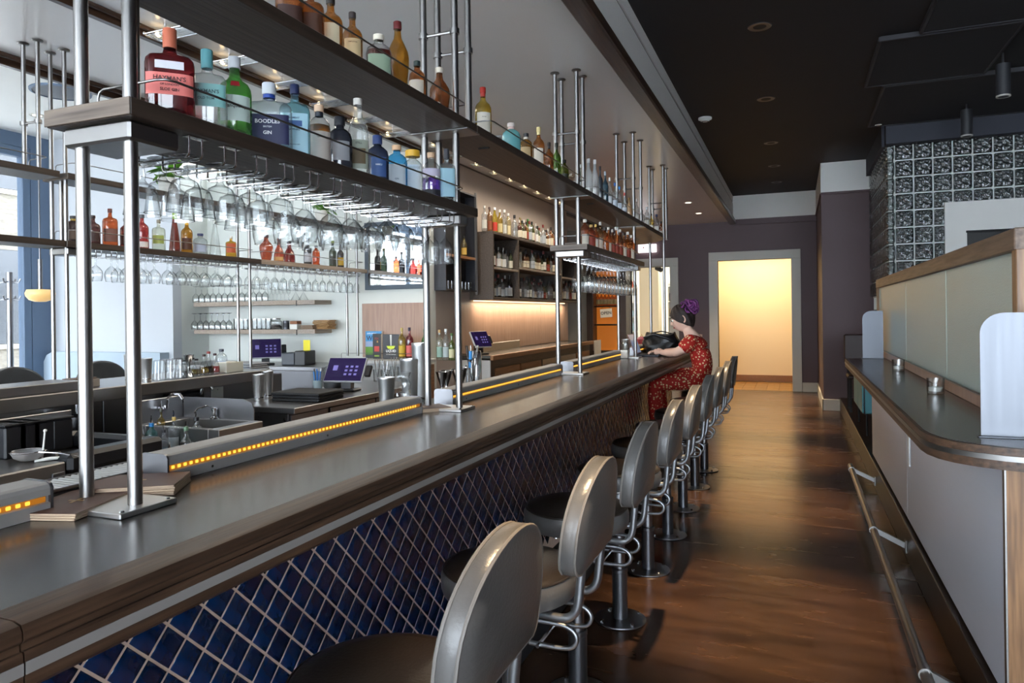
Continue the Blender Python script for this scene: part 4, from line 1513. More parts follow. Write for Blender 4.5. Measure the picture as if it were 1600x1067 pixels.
for (u, wp, hp, kd, col, cp, lb, kw) in [
    (115, 25, 47, 'squat', '#241410', '#3a3a3c', 'dark squat bottle with yellow neck at the end of the window rack', dict(collar='#a88a2c', lab='#5a4636', body=.3)),
    (145, 22, 48, 'round', '#3a1816', '#2a1a1a', 'dark red bottle half hidden by the near pole', dict(lab='#3f2a26', body=.3)),
    (172, 22, 63, 'shoulder', '#b5441c', '#5a2a26', 'tall square amber bottle on the window rack', dict(lab='#6a4438', ex=.6)),
    (196, 16, 48, 'round', '#5a2018', '#1c1c1e', 'dark amber bottle behind the front pole', dict(lab='#3a2420')),
    (222, 20, 57, 'round', '#8c1f1c', '#3a3c42', 'red bitter bottle with grey capsule on the window rack', dict(lab='#d4ccc4', lz=(.0, .2))),
    (248, 20, 52, 'shoulder', '#c9cdb4', '#8a8474', 'clear squarish bottle with green label on the window rack', dict(lab='#8a9448', lz=(.2, .45))),
    (273, 18, 62, 'cone', '#6a2218', '#7a9a20', 'slender cone bottle with green neck', dict(lab=None, collar='#7aa020')),
    (292, 18, 56, 'round', '#b06a14', '#d8d8d8', 'yellow liqueur bottle with silver neck', dict(lab='#4a2a18', collar='#d0a018')),
    (313, 22, 37, 'squat', '#c6d0d4', '#2c3660', 'low clear bottle with navy cap on the window rack', dict(lab='#9aa2b4')),
    (336, 18, 56, 'cone', '#d6dcda', '#b8bab6', 'clear cone bottle on the window rack', dict(lab=None)),
    (361, 17, 36, 'shoulder', '#c8861c', '#d0ccc4', 'amber bottle with orange and violet label', dict(lab='#b0502c', lz=(.2, .6))),
    (416, 22, 42, 'tear', '#a83a20', '#3a2420', 'round ribbed cognac bottle on the window rack', dict(lab=None)),
    (436, 17, 39, 'bell', '#a83a24', '#8a4a3a', 'bell-shaped red cognac bottle', dict(lab='#c09a60', lz=(.05, .2))),
    (452, 19, 36, 'bell', '#6a1a16', '#2a2224', 'wide dark cognac bottle', dict(lab=None)),
    (481, 13, 42, 'wine', '#1c1c1e', '#2a2a2e', 'black wine bottle with pale label on the window rack', dict(lab='#a8aab0', body=.5)),
    (494, 12, 35, 'squat', '#c2401c', '#1c1c1c', 'orange aperitif bottle on the window rack', dict(lab=None)),
    (520, 12, 41, 'wine', '#1f2a1c', '#8a9a2c', 'dark bottle with lime capsule on the window rack', dict(lab='#3a3c34', body=.5)),
    (532, 11, 38, 'wine', '#1c1a1a', '#b8b4ac', 'dark bottle with yellow label on the window rack', dict(lab='#b8983c', body=.5)),
]:
    px_bottle(u, wp, hp, -4.33, ZBL, kd, col, cap=cp, label=lb, group=GW, n=16, **kw)


# potted plants on the upper window rack shelf
def plant(loc, lb, hgt=.2):
    t = thing('potted_plant', lb, 'plant', loc)
    MB().lathe([(0, 0), (.05, 0), (.055, .01), (.07, .12), (.066, .125), (.06, .11), (0, .108)], n=20).build('pot', M['pot'], t)
    lm = MB()
    q = [(0, 0, 0), (.03, .02, .008), (.038, .05, .012), (.02, .095, .0), (0, .12, -.012), (-.02, .095, .0), (-.038, .05, .012), (-.03, .02, .008), (0, .05, -.003)]
    lm._add(q, [(0, 1, 8), (1, 2, 8), (2, 3, 8), (3, 4, 8), (4, 5, 8), (5, 6, 8), (6, 7, 8), (7, 0, 8)])
    me = lm.mesh('leaf', M['leaf'])
    for i in range(16):
        o = link('leaf', me, t, (random.uniform(-.03, .03), random.uniform(-.03, .03), .12 + random.uniform(0, .07)))
        o.rotation_euler = (random.uniform(-.4, .75), random.uniform(-.3, .3), i * 2.4)
        o.scale = (random.uniform(.8, 1.3),) * 3


plant((-4.36, at_x(262, -4.36, 2.5), ZBU + .0005), 'leafy potted plant nearer the viewer on the upper window rack')
plant((-4.36, at_x(503, -4.36, 2.5), ZBU + .0005), 'leafy plant in a white pot farther along the upper window rack')
# acrylic light bars under the ceiling
acr = glass('ribbed_acrylic', (.9, .92, .93, 1), 2.5, .08, dark=(.5, .52, .55, 1), body=.06)
bm_ = MB()
for k in range(6):
    bm_.cyl((0, -.045 + k * .018, 0), (.85, -.045 + k * .018, 0), .008, n=8)
barm = bm_.mesh('acrylic_bar', acr)
rodm = MB().cyl((0, -.06, .005), (.85, -.06, .005), .006, n=8).cyl((0, .06, .005), (.85, .06, .005), .006, n=8).cyl((.0, -.07, .012), (.0, .07, .012), .006, n=8).cyl((.85, -.07, .012), (.85, .07, .012), .006, n=8).mesh('rod', M['chrome'])
hld = MB().cyl((.06, 0, .02), (.22, 0, .02), .012, n=10).cyl((.1, 0, .02), (.1, 0, .07), .006, n=8).mesh('lamp_holder', M['chrome'])
LAMPS = []
blb = MB().sphere((.045, 0, .018), .017, 12, 8).mesh('bulb', M['lampwarm'])
for k in range(15):
    y = 3.06 + .5 * k
    XA = -3.48 if y < 6 else -3.28
    thing_at = (XA, y, ZB - .072)
    t = thing('acrylic_light_bar', 'clear acrylic light bar under the bar ceiling, %s from the viewer' % (ordn + ['last'])[min(k, 14)], 'ceiling light', thing_at, group='acrylic light bars')
    link('acrylic_bar', barm, t)
    link('rod', rodm, t)
    link('lamp_holder', hld, t)
    link('bulb', blb, t)
    l = bpy.data.lights.new('lamp', 'SPOT')
    l.energy, l.color, l.shadow_soft_size = 9, (1, .88, .72), .05
    l.spot_size, l.spot_blend = R_(172), 1.
    o = bpy.data.objects.new('lamp', l)
    COL.objects.link(o)
    o.location = (XA + .3, y, ZB - .1)
# ================================================================ right side: platform, drinks ledge, glass screen
struct('floor_platform', MB().cbox((.608, 1.5, 0), (4.5, 9.5, .2), .004).cbox((.608, 9.5, 0), (1.0, 11.5, .2), .004), M['kerb'], label='dark bronze platform edge under the drinks ledge')
lg = thing('drinks_ledge', 'grey panelled drinks ledge with rounded oak-edged top on the right', 'counter', (.63, 4.8, .2))
ox, oy, oz = .63, 4.8, .2


def rel(p):
    return (p[0] - ox, p[1] - oy, p[2] - oz)


for a, b in ((2.74, 4.912), (4.918, 7.02)):
    MB().cbox(rel((.63, a, .215)), rel((.66, b, 1.0)), .003).build('panel', M['panelgrey'], lg)
MB().cbox(rel((.645, 2.74, .2)), rel((.9, 7.02, 1.0)), .003).build('carcass', M['blackm'], lg)
MB().cbox(rel((.628, 2.722, .215)), rel((.95, 2.74, 1.0)), .002).build('end_panel', M['wood_vert'], lg)
MB().cbox(rel((.626, 2.72, .215)), rel((.633, 2.742, 1.0)), .001).build('corner_strip', M['steel'], lg)
MB().cbox(rel((.622, 4.77, .56)), rel((.63, 4.83, .74)), .003).build('hinge_plate', M['white'], lg)
arc = [(.41, 6.9), (.41, 2.86), (.418, 2.78), (.44, 2.71), (.475, 2.655), (.53, 2.61), (.6, 2.575), (.7, 2.55), (1.0, 2.53), (1.0, 6.98), (.6, 6.98)]
arc_r = [(x - ox, y - oy) for x, y in arc]


def inset(pts, d):
    return [(x + (d if x < .3 else 0), y + (d if y < -1.5 else -d * .3)) for x, y in pts]


MB().prism(inset(arc_r, .012), 'z', 1.058 - oz, 1.071 - oz).build('top', M['slate'], lg, smooth=30)
MB().prism(arc_r, 'z', 1.045 - oz, 1.069 - oz).build('edge_board', M['wood_edge'], lg, smooth=30)
MB().prism(inset(arc_r, -.002), 'z', 1.028 - oz, 1.0445 - oz).build('steel_inlay', M['steel'], lg, smooth=30)
MB().prism(arc_r, 'z', 1.0 - oz, 1.0275 - oz).build('edge_board', M['wood_edge'], lg, smooth=30)

sc_ = thing('glass_screen', 'frosted glass screen in an oak frame standing on the drinks ledge', 'screen', (.76, 5.2, 1.0715))
ox, oy, oz = .76, 5.2, 1.0715
YS0, YS1 = 2.98, 7.55
MB().cbox(rel((.725, YS0, 1.705)), rel((.79, YS1, 1.785)), .004).build('top_rail', woodmat('oak_screen', '#4f3d31', '#7d6654', .45, 1), sc_)
MB().cbox(rel((.735, YS0, 1.0715)), rel((.785, YS1, 1.125)), .003).build('bottom_rail', M['wood_panel'], sc_)
MB().cbox(rel((.73, YS0, 1.125)), rel((.742, YS1, 1.132)), .002).build('steel_lip', M['steel'], sc_)
for y in (YS0, YS1 - .05):
    MB().cbox(rel((.73, y, 1.1)), rel((.788, y + .055, 1.71)), .003).build('post', M['wood_vert'], sc_)
for a, b in ((YS0 + .055, 4.352), (4.358, 5.825), (5.831, YS1 - .05)):
    MB().cbox(rel((.752, a, 1.125)), rel((.764, b, 1.71)), .002).build('pane', M['frost'], sc_)
    MB().cbox(rel((.7505, b - .002, 1.125)), rel((.7655, b + .0025, 1.71)), .0005).build('pane_edge', mat('green_glass_edge', '#c2dcd4', .3, emit='#c2dcd4', estr=.0), sc_)


def divider(y, x0, x1, z1, lb):
    t = thing('steel_divider', lb, 'divider', ((x0 + x1) / 2, y, 1.0716), group='steel dividers on the drinks ledge')
    h = (x1 - x0) / 2
    H = z1 - 1.0716
    r = .07
    po = [(-h, .002), (-h, H - r)] + [(-h + r - r * cos(a), H - r + r * sin(a)) for a in [i * pi / 16 for i in range(9)]] + [(h, H), (h, .002)]
    MB().prism(po, 'y', -.002, .002).build('plate', M['alu'], t, smooth=30)
    MB().cbox((-h - .012, -.03, 0), (h, -.002, .004), .001).build('foot', M['alu'], t)


divider(2.775, .575, .95, 1.485, 'brushed steel divider at the near end of the drinks ledge')
divider(6.9, .552, .715, 1.49, 'brushed steel divider at the far end of the drinks ledge')
for (y, x, lb) in [(5.54, .665, 'small ribbed glass candle holder farther along the drinks ledge'), (4.085, .655, 'small ribbed glass candle holder nearer on the drinks ledge')]:
    t = thing('candle_holder', lb, 'candle', (x, y, 1.0716), group='candle holders')
    b = MB()
    for k in range(20):
        a0, a1 = 2 * pi * k / 20, 2 * pi * (k + .5) / 20
    MB().lathe([(0, .0), (.036, .0), (.038, .004), (.04, .08), (.036, .08), (.033, .014), (0, .014)], n=20, ).build('glass', M['clear'], t, smooth=20)
    MB().lathe([(0, .015), (.032, .015), (.033, .034), (0, .036)], n=20).build('wax', M['label_w'], t)
t = thing('foot_rail', 'brushed steel foot rail along the platform edge', 'foot rail', (.43, 4.5, .16))
MB().cyl((0, -2.6, 0), (0, 2.2, 0), .021, n=18).build('tube', M['steel'], t)
MB().lathe([(0, 0), (.018, .001), (.0225, .006), (.0225, .05), (.021, .052)], n=18).build('end_cap', M['steel'], t).matrix_local = Matrix.Translation((0, 2.21, 0)) @ Matrix.Rotation(pi / 2, 4, 'X')
for y in (6.55, 4.8, 2.97):
    MB().cyl((0, y - 4.5 - .025, 0), (0, y - 4.5 + .025, 0), .0255, n=18).build('collar', M['steel'], t)
    MB().prism([(.015, .012), (.17, -.06), (.17, -.095), (.015, -.02)], 'y', y - 4.5 - .012, y - 4.5 + .012).build('bracket', M['steel'], t, smooth=0)
    MB().cbox((.168, y - 4.5 - .022, -.12), (.1775, y - 4.5 + .022, -.045), .002).build('wall_plate', M['steel'], t)
# cabinet and chair beyond the ledge
t = thing('teal_sideboard', 'small sideboard with teal doors on thin black legs beyond the drinks ledge', 'cabinet', (.86, 8.6, .2))
MB().cbox((-.21, -.55, .23), (.25, .55, .66), .004).build('body', pm('#22303c', .5), t)
for a, b in ((-.54, -.01), (.01, .54)):
    d = MB().cbox((-.226, a, .235), (-.211, b, .655), .002).build('door', M['teal'], t)
    MB().cbox((-.232, (a + b) / 2 - .04, .6), (-.2265, (a + b) / 2 + .04, .612), .002).build('handle', M['blackm'], d)
MB().cbox((-.2, -.566, .235), (.24, -.551, .655), .002).build('side_panel', M['teal'], t)
for x in (-.18, .22):
    for y in (-.5, .5):
        MB().cyl((x, y, 0), (x, y, .23), .011, n=8).build('leg', M['blackm'], t)
t = thing('dark_chair', 'dark brown chair seen over the far end of the drinks ledge', 'chair', (.82, 10.1, .2))
MB().cbox((-.2, -.2, .42), (.2, .2, .47), .015).build('seat', pm('#2a1814', .5), t)
MB().cbox((-.22, .17, .6), (.22, .22, .98), .015).build('backrest', pm('#2a1512', .5), t)
for x in (-.17, .17):
    MB().cbox((x - .015, -.19, 0), (x + .015, -.16, .42), .003).build('leg', M['blackm'], t)
    MB().cbox((x - .015, .18, 0), (x + .015, .21, .62), .003).build('leg', M['blackm'], t)

# ================================================================ back bar: wall side
# books, mirror, niche
mi = thing('wall_mirror', 'mirror in a blue-grey frame on the pale wall reflecting bottles', 'mirror', (-3.9, YW, 1.78))
MB().cbox((-.375, -.03, 0), (.375, -.001, .72), .004).build('frame', pm('#4a5560', .5), mi)
MB().box((-.325, -.0325, .05), (.325, -.0305, .67)).build('mirror_glass', M['mirror'], mi, smooth=0)
bx_ = thing('wood_backsplash', 'vertical grained oak panel behind the books', 'panel', (-3.9, YW, 1.06))
MB().cbox((-.42, -.02, 0), (.4, -.0005, .575), .002).build('board', M['wood_panel'], bx_)
ct = thing('corner_counter', 'white corner counter carrying books and bottles', 'counter', (-3.86, 6.25, 0))
MB().cbox((-.47, -.22, 1.02), (.42, .2, 1.055), .003).build('top', pm('#b4b4b2', .4), ct)
MB().cbox((-.45, -.19, 0), (.36, .2, 1.02), .003).build('body', pm('#a8aaaa', .5), ct)
MB().cbox((.362, -.21, .02), (.4, .2, 1.0), .003).build('end_panel', M['wood_warm'], ct)
MB().tube([(-.46, -.2, 1.055), (-.46, -.2, 1.12), (-.45, -.2, 1.125), (.39, -.2, 1.125), (.4, -.2, 1.12), (.4, -.2, 1.055)], .003, 6).build('guard_rail', M['steel'], ct)
cab_n = thing('wall_niche_cabinet', 'dark open wall cabinet with an oak shelf and small glasses', 'cabinet', (-3.5, 6.93, 1.76))
g = MB()
g.cbox((.0005, -.39, 0), (.14, .39, .015), .002).cbox((.0005, -.39, 1.08), (.14, .39, 1.1), .002).cbox((.0005, -.39, .015), (.14, -.375, 1.08), .002)
g.cbox((.0005, .375, .015), (.14, .39, 1.08), .002)
g.build('case', pm('#23242a', .4), cab_n)
MB().box((.0005, -.375, .015), (.004, .375, 1.08)).build('back', M['blackm'], cab_n, smooth=0)
MB().cbox((.005, -.375, .36), (.13, .375, .39), .003).build('shelf', M['wood_warm'], cab_n)
MB().cbox((.12, .372, -.03), (.148, .396, 1.13), .002).build('edge_strip', M['steel'], cab_n)
bottle('tall', (-3.43, at_x(725, -3.43, 2.25), 2.15), .24, .07, '#a8842c', cap='#1c1a18', lab='#c09c48', label='golden bottle on the oak shelf of the dark wall cabinet', n=16)
tum = MB().lathe([(0, 0), (.028, 0), (.03, .003), (.034, .09), (.032, .09), (.027, .008), (0, .008)], n=14).mesh('tumbler', M['clear'], smooth=40)
for k in range(8):
    o = link('tumbler', tum, None, (-3.42, 6.62 + k * .085, 1.776))
    tag(o, 'small clear glass at the bottom of the dark wall cabinet, %s from the left' % ORD[k], 'glass', 'small glasses in the dark wall cabinet')
# wood backsplash along the wall with its seams
for a, b in ((7.02, 8.4), (8.41, 9.8), (9.81, 11.15)):
    t = thing('wall_panel', 'oak wall panel above the back counter, %s' % ('nearest', 'middle', 'farthest')[int((a - 7) / 1.38)], 'panel', (XL, (a + b) / 2, 1.06), group='oak wall panels')
    MB().cbox((.0005, (a - b) / 2, 0), (.02, (b - a) / 2, .56), .002).build('board', M['wood_panel'], t)
bc = thing('back_counter', 'long oak-edged back counter under the bottle cabinets', 'counter', (-3.28, 9.1, 0))
MB().cbox((-.2, -2.08, 1.02), (.2, 2.05, 1.052), .003).build('top', M['slate'], bc)
MB().cbox((.2, -2.08, 1.0), (.235, 2.05, 1.053), .004).build('edge', M['wood_warm'], bc)
MB().cbox((-.2, -2.06, .08), (.17, 2.04, 1.0), .003).build('body', M['wood_cab'], bc)
MB().cbox((-.2, -2.08, .1), (.2, -2.062, 1.0), .003).build('end_panel', pm('#b8b8b6', .5), bc)
for k in range(5):
    a = -1.9 + k * .78
    d = MB().cbox((.171, a, .14), (.19, a + .74, .9), .003).build('door', M['wood_warm'] if k not in (2, 3) else M['steel_d'], bc)
    MB().cyl((.21, a + .1, .82), (.21, a + .64, .82), .007, n=8).cyl((.19, a + .12, .82), (.21, a + .12, .82), .005, n=6).cyl((.19, a + .62, .82), (.21, a + .62, .82), .005, n=6).build('handle', M['steel'], d)
MB().cbox((-.2, -1.4, 1.052), (-.185, -.2, 1.15), .002).build('upstand', M['steel'], bc)
# bottle cabinets
YC0, YC1, ZC0, ZC1 = 7.41, 10.95, 1.67, 2.46
cb = thing('bottle_cabinet', 'dark oak wall cabinet with open bottle compartments', 'cabinet', (XL, YC0, ZC0))
g = MB()
dp = .3


def rl(y, z):
    return y - YC0, z - ZC0


MB().cbox((.0005, 0, 0), (dp, .03, ZC1 - ZC0), .002).build('side', M['wood_cab'], cb)
MB().cbox((.0005, YC1 - YC0 - .03, 0), (dp, YC1 - YC0, ZC1 - ZC0), .002).build('side', M['wood_cab'], cb)
MB().cbox((.0005, .03, ZC1 - ZC0 - .03), (dp, YC1 - YC0 - .03, ZC1 - ZC0), .002).build('top', M['wood_cab'], cb)
MB().cbox((.0005, .03, 0), (dp, YC1 - YC0 - .03, .03), .002).build('bottom', M['wood_cab'], cb)
MB().box((.0005, .03, .03), (.006, YC1 - YC0 - .03, ZC1 - ZC0 - .03)).build('back', pm('#5b5f68', .5), cb, smooth=0)
for y in (8.22, 9.97):
    MB().cbox((.006, y - YC0 - .02, .03), (dp, y - YC0 + .02, ZC1 - ZC0 - .03), .002).build('divider', M['wood_cab'], cb)
for (a, b, z) in ((7.44, 8.2, 2.05), (8.24, 9.95, 2.09), (9.99, 10.92, 2.05)):
    MB().cbox((.006, a - YC0, z - ZC0 - .025), (dp, b - YC0, z - ZC0), .002).build('shelf', M['wood_grey'], cb)
ul = MB().cbox((.02, .05, -.012), (.05, YC1 - YC0 - .05, -.0005), .002).build('under_light', emis('warm_strip', '#ffd9a4', 1.2), cb)
l = bpy.data.lights.new('lamp', 'AREA')
l.energy, l.color, l.size, l.size_y, l.shape = 11, (1, .8, .56), .04, 3.4, 'RECTANGLE'
o = bpy.data.objects.new('lamp', l)
COL.objects.link(o)
o.location = (XL + .12, (YC0 + YC1) / 2, ZC0 - .015)
for z in (2.09, 1.7):
    MB().tube([(dp - .01, .83, z - ZC0), (dp - .01, .83, z - ZC0 + .07), (dp - .01, 2.54, z - ZC0 + .07), (dp - .01, 2.54, z - ZC0)], .003, 6).build('guard_rail', M['steel'], cb)
for (y, z, lb) in ((7.05, 2.1, 'upper'), (7.05, 1.72, 'lower')):
    pass
# small bottles, one mesh per kind with cap and label as material slots
mini = {}


def mini_mesh(kind, col, cap, lab, h=.28, w=.075):
    key = (kind, col, cap, lab)
    if key in mini:
        return mini[key]
    pf, cz = PROF[kind]
    r = w / 2
    b = MB()
    b.lathe([(a * r, q * h) for a, q in pf], n=10)
    b.mi = 1
    nr = pf[-1][0] * r
    b.lathe([(nr * 1.2, .84 * h), (nr * 1.25, .98 * h), (0, .985 * h)], n=8)
    if lab:
        b.mi = 2
        z0, z1 = .1, .45
        b.lathe([(prof_r(pf, z0) * r * 1.03, z0 * h), (prof_r(pf, z1) * r * 1.03, z1 * h)], n=10)
    mini[key] = b.mesh('small_bottle', [gm(col, body=.25), pm(cap), pm(lab or '#888888', .6)], smooth=50, fix=False)
    return mini[key]


pal = [('wine', '#1b1715', '#1a1a1c', '#c8c4ba', 'dark'), ('round', '#8e4318', '#2a2220', '#c9bfa8', 'amber'), ('shoulder', '#c8cccc', '#b8b8b4', '#d4d4d0', 'clear'), ('squat', '#b0681c', '#1c1a18', '#8a3a2c', 'golden'),
       ('tall', '#3a4a1c', '#222420', '#cfcab8', 'green'), ('round', '#d2d6d4', '#6a1f1c', '#a8aeb4', 'clear'), ('shoulder', '#5a2414', '#c8c4bc', '#d8cfb8', 'brown'), ('wine', '#20281c', '#7a2420', '#d6d2c4', 'dark'), ('squat', '#b8bcbc', '#1a1a1c', None, 'clear')]


def row(y0, y1, n, z, x, where, grp, bright=False, hmin=.8):
    ct_ = {}
    for k in range(n):
        q = random.choice(pal)
        me = mini_mesh(*q[:4])
        y = y0 + (y1 - y0) * (k + .5) / n
        o = link('small_bottle', me, None, (x + random.uniform(-.02, .02), y, z), random.random() * 6)
        s = random.uniform(hmin, 1.05)
        o.scale = (s, s, s * random.uniform(.95, 1.1))
        tag(o, '%s spirit bottle, %s along %s' % (q[4], ORD[k], where), 'bottle', grp)


row(7.5, 8.17, 8, 1.7001, -3.3, 'in the lower left compartment of the oak cabinet', 'bottles in the lower left cabinet compartment')
row(7.5, 8.17, 7, 2.0501, -3.28, 'in the upper left compartment of the oak cabinet', 'bottles in the upper left cabinet compartment')
row(8.28, 9.92, 17, 1.7001, -3.29, 'in the lower middle compartment, front row', 'front bottles in the lower middle cabinet compartment')
row(8.3, 9.9, 15, 1.7001, -3.4, 'in the lower middle compartment, rear row', 'rear bottles in the lower middle cabinet compartment')
row(8.28, 9.92, 17, 2.0901, -3.29, 'in the front row of the upper middle compartment', 'front bottles in the upper middle cabinet compartment')
row(8.3, 9.9, 14, 2.0901, -3.4, 'in the rear row of the upper middle compartment', 'rear bottles in the upper middle cabinet compartment')
row(10.05, 10.85, 8, 1.7001, -3.28, 'in the lower right compartment of the oak cabinet', 'bottles in the lower right cabinet compartment')
row(8.2, 10.0, 20, 2.4601, -3.27, 'on top of the oak cabinet beside the green one', 'bottles on top of the oak cabinet')
GT = 'large bottles on top of the cabinet'
for (u, col, cp, lab, lb, kd) in [(757, '#c8cccc', '#b0aca4', '#b8b4a8', 'clear bottle at the left end of the cabinet top', 'round'), (765, '#8a5a2c', '#3a2420', '#8a4a2c', 'brown bottle second on the cabinet top', 'round'),
                              (773, '#c8b01c', '#d8d8d4', '#c03a2c', 'tall yellow liqueur bottle on the cabinet top', 'tall'), (781, '#b8952c', '#c8c8c4', '#c8b888', 'golden bottle beside the yellow one', 'round'),
                              (788, '#c4c8c4', '#c8c8c4', '#c8c8c0', 'clear tall bottle on the cabinet top', 'tall'), (794, '#c8b878', '#b8b8b4', '#d4c498', 'round bottle with fruit label on the cabinet top', 'squat'),
                              (813, '#a8842c', '#6a5a2c', '#8a6a2c', 'brown conical bottle on the cabinet top', 'cone'), (818, '#b8bcc0', '#8a8a92', '#b0b4ba', 'clear decanter with ball stopper on the cabinet top', 'squat'),
                              (825, '#3a8a24', '#2a5a1c', None, 'bright green bottle on the cabinet top', 'wine')]:
    y = at_x(u, -3.3, 2.6)
    d = -_s * -3.3 + _c * y
    bottle(kd, (-3.3, y, ZC1 + .0005), (42 if u < 800 else 36) * d / FPX, 9.5 * d / FPX, col, cap=cp, lab=lab, label=lb, group=GT, n=14)
o = MB().cbox((-.1, -.02, 0), (.1, .02, .26), .003).build('cover', pm('#7a1f48', .5))
bk_t = thing('magenta_book', 'magenta book standing in the upper right cabinet compartment', 'book', (-3.36, at_x(892, -3.36, 2.2), 2.0505), .1)
o.parent = bk_t
MB().cbox((-.097, -.016, .004), (.102, .016, .256), .001).build('pages', M['paper'], bk_t)


# books on the corner counter
def book(u, w, h, col, lb, lines, th=.03, y=6.32, parts=()):
    x = at_y(u, y, 1.15)
    t = thing('book', lb, 'book', (x, y, 1.0555), random.uniform(-.04, .04), group='books on the corner counter')
    cv = MB().cbox((-w / 2, -th / 2, 0), (w / 2, th / 2, h), .002).build('cover', pm(col, .4), t)
    MB().cbox((-w / 2 + .004, -th / 2 + .003, .003), (w / 2 + .001, th / 2 - .003, h - .003), .001).build('pages', M['paper'], t)
    for (z0, z1, x0, x1, c) in parts:
        MB().box((x0 * w, -th / 2 - .0008, z0 * h), (x1 * w, -th / 2 - .0003, z1 * h)).build('print', pm(c, .5), cv, smooth=0)
    for (s, z, sz, c, dx) in lines:
        Mx = Matrix(((1, 0, 0, dx * w), (0, 0, -1, -th / 2 - .0012), (0, 1, 0, z * h), (0, 0, 0, 1)))
        text(s, sz, pm(c, .5), cv, Mx, bold=True)
    return t


book(585, .2, .285, '#3c8cc0', 'wine book with a blue and green landscape cover', [('WI', .73, .07, '#1c2440', -.2), ('EXPLORING', .91, .022, '#d8e8f0', -.1)], y=6.4,
     parts=((.42, .62, -.5, .5, '#8a9ab8'), (.12, .42, -.5, .5, '#5a8a2c'), (0, .13, -.5, .5, '#2c3438')))
book(590, .10, .26, '#16161a', 'narrow black cocktail book with red lettering', [('FEA', .8, .03, '#8a2c24', 0), ('&', .68, .03, '#d0a048', .1)], y=6.32, parts=((.28, .5, -.3, .3, '#b83a30'), (.08, .14, -.3, .3, '#8aa83a')))
b3 = book(612, .19, .255, '#1d1d20', 'black book titled Liquid Intelligence with a yellow cocktail', [('LIQUID', .32, .036, '#e8e8e4', 0), ('INTELLIGENCE', .19, .017, '#e8e8e4', 0)], y=6.28)
dr = MB()
dr.prism([(-.05, .135), (.05, .135), (.035, .108), (.0, .1), (-.035, .108)], 'y', -.0172, -.0165).build('print', pm('#cddc3a', .5), b3, smooth=0)
MB().prism([(-.01, .25), (.012, .25), (.007, .14), (-.005, .14)], 'y', -.0172, -.0165).build('print', pm('#c8ccc8', .5), b3, smooth=0)
MB().prism([(-.006, .1), (.006, .1), (.004, .092), (-.004, .092)], 'y', -.0172, -.0165).build('print', pm('#c8ccc8', .5), b3, smooth=0)
GC = 'bottles on the corner counter'
for (u, hp, wp, kd, col, cp, lab, lb, y) in [(628, 52, 12, 'round', '#c8b040', '#b09c5c', '#c8a83a', 'white wine coloured bottle with yellow label beside the books', 6.22), (640, 53, 12, 'round', '#8a2a3a', '#2c2238', '#c8605c', 'pink aperitif bottle with white neck', 6.22),
                                           (664, 49, 12, 'tall', '#3a9a3a', '#2f5a34', None, 'bright green mineral water bottle', 6.2), (687, 50, 11, 'round', '#c8d0c0', '#b89868', '#8aa89a', 'clear bottle with cork on the corner counter', 6.2),
                                           (697, 50, 11, 'tall', '#c4ccc8', '#b8bcbc', '#a4b0b0', 'clear bottle with grey capsule on the corner counter', 6.2), (706, 42, 10, 'wine', '#6a8a3a', '#3a5a24', '#c8c49a', 'green bottle at the end of the corner counter', 6.2)]:
    x = at_y(u, y, 1.15)
    d = -_s * x + _c * y
    bottle(kd, (x, y, 1.0555), hp * d / FPX, wp * d / FPX, col, cap=cp, lab=lab, label=lb, group=GC, n=16)

# ---------------------------------------------------------------- glass shelves on the pale wall
for (z, lb) in ((1.68, 'upper grey oak wall shelf with stemware'), (1.368, 'lower grey oak wall shelf with tumblers and paper bags')):
    t = thing('wall_shelf', lb, 'shelf', (-5.6, YW, z), group='grey oak wall shelves')
    MB().prism([(-.88, -.0005), (-.88, -.2), (-.78, -.33), (.66, -.33), (.87, -.29), (.87, -.0005)], 'z', -.045, 0).build('board', M['wood_grey'], t, smooth=0)
    MB().cbox((.66, -.334, -.06), (.668, -.326, 0), .001).build('bracket', M['blackm'], t)
upm = {}


def up_glass(kind):
    if kind not in upm:
        if kind == 'wine':
            q = [(0, 0), (.034, .0), (.034, .003), (.006, .01), (.004, .08), (.012, .09), (.033, .115), (.04, .145), (.034, .19)]
        elif kind == 'flute':
            q = [(0, 0), (.03, 0), (.03, .003), (.005, .01), (.004, .06), (.016, .08), (.023, .13), (.021, .2)]
        elif kind == 'martini':
            q = [(.055, 0), (.006, .085), (.004, .15), (.03, .16), (.034, .162), (0, .164)]
        elif kind == 'wineinv':
            q = [(.034, 0), (.04, .045), (.033, .075), (.012, .1), (.004, .11), (.004, .18), (.03, .187), (.034, .19), (0, .191)]
        else:
            q = [(0, 0), (.03, 0), (.032, .004), (.034, .12), (.032, .12), (.029, .01)]
        upm[kind] = MB().lathe(q, n=12).mesh('glassware', M['clear'], smooth=60, fix=False)
    return upm[kind]


def glass_row(z, kind, us, lb, grp, yy=(6.2, 6.32)):
    for k, u in enumerate(us):
        for j, y in enumerate(yy):
            o = link('shelf_glass', up_glass(kind), None, (at_y(u, y, z + .1), y, z + .0003))
            tag(o, '%s, %s%s' % (lb, ORD[k], ('' if len(yy) == 1 else (' in front', ' behind')[j])), 'glass', grp)


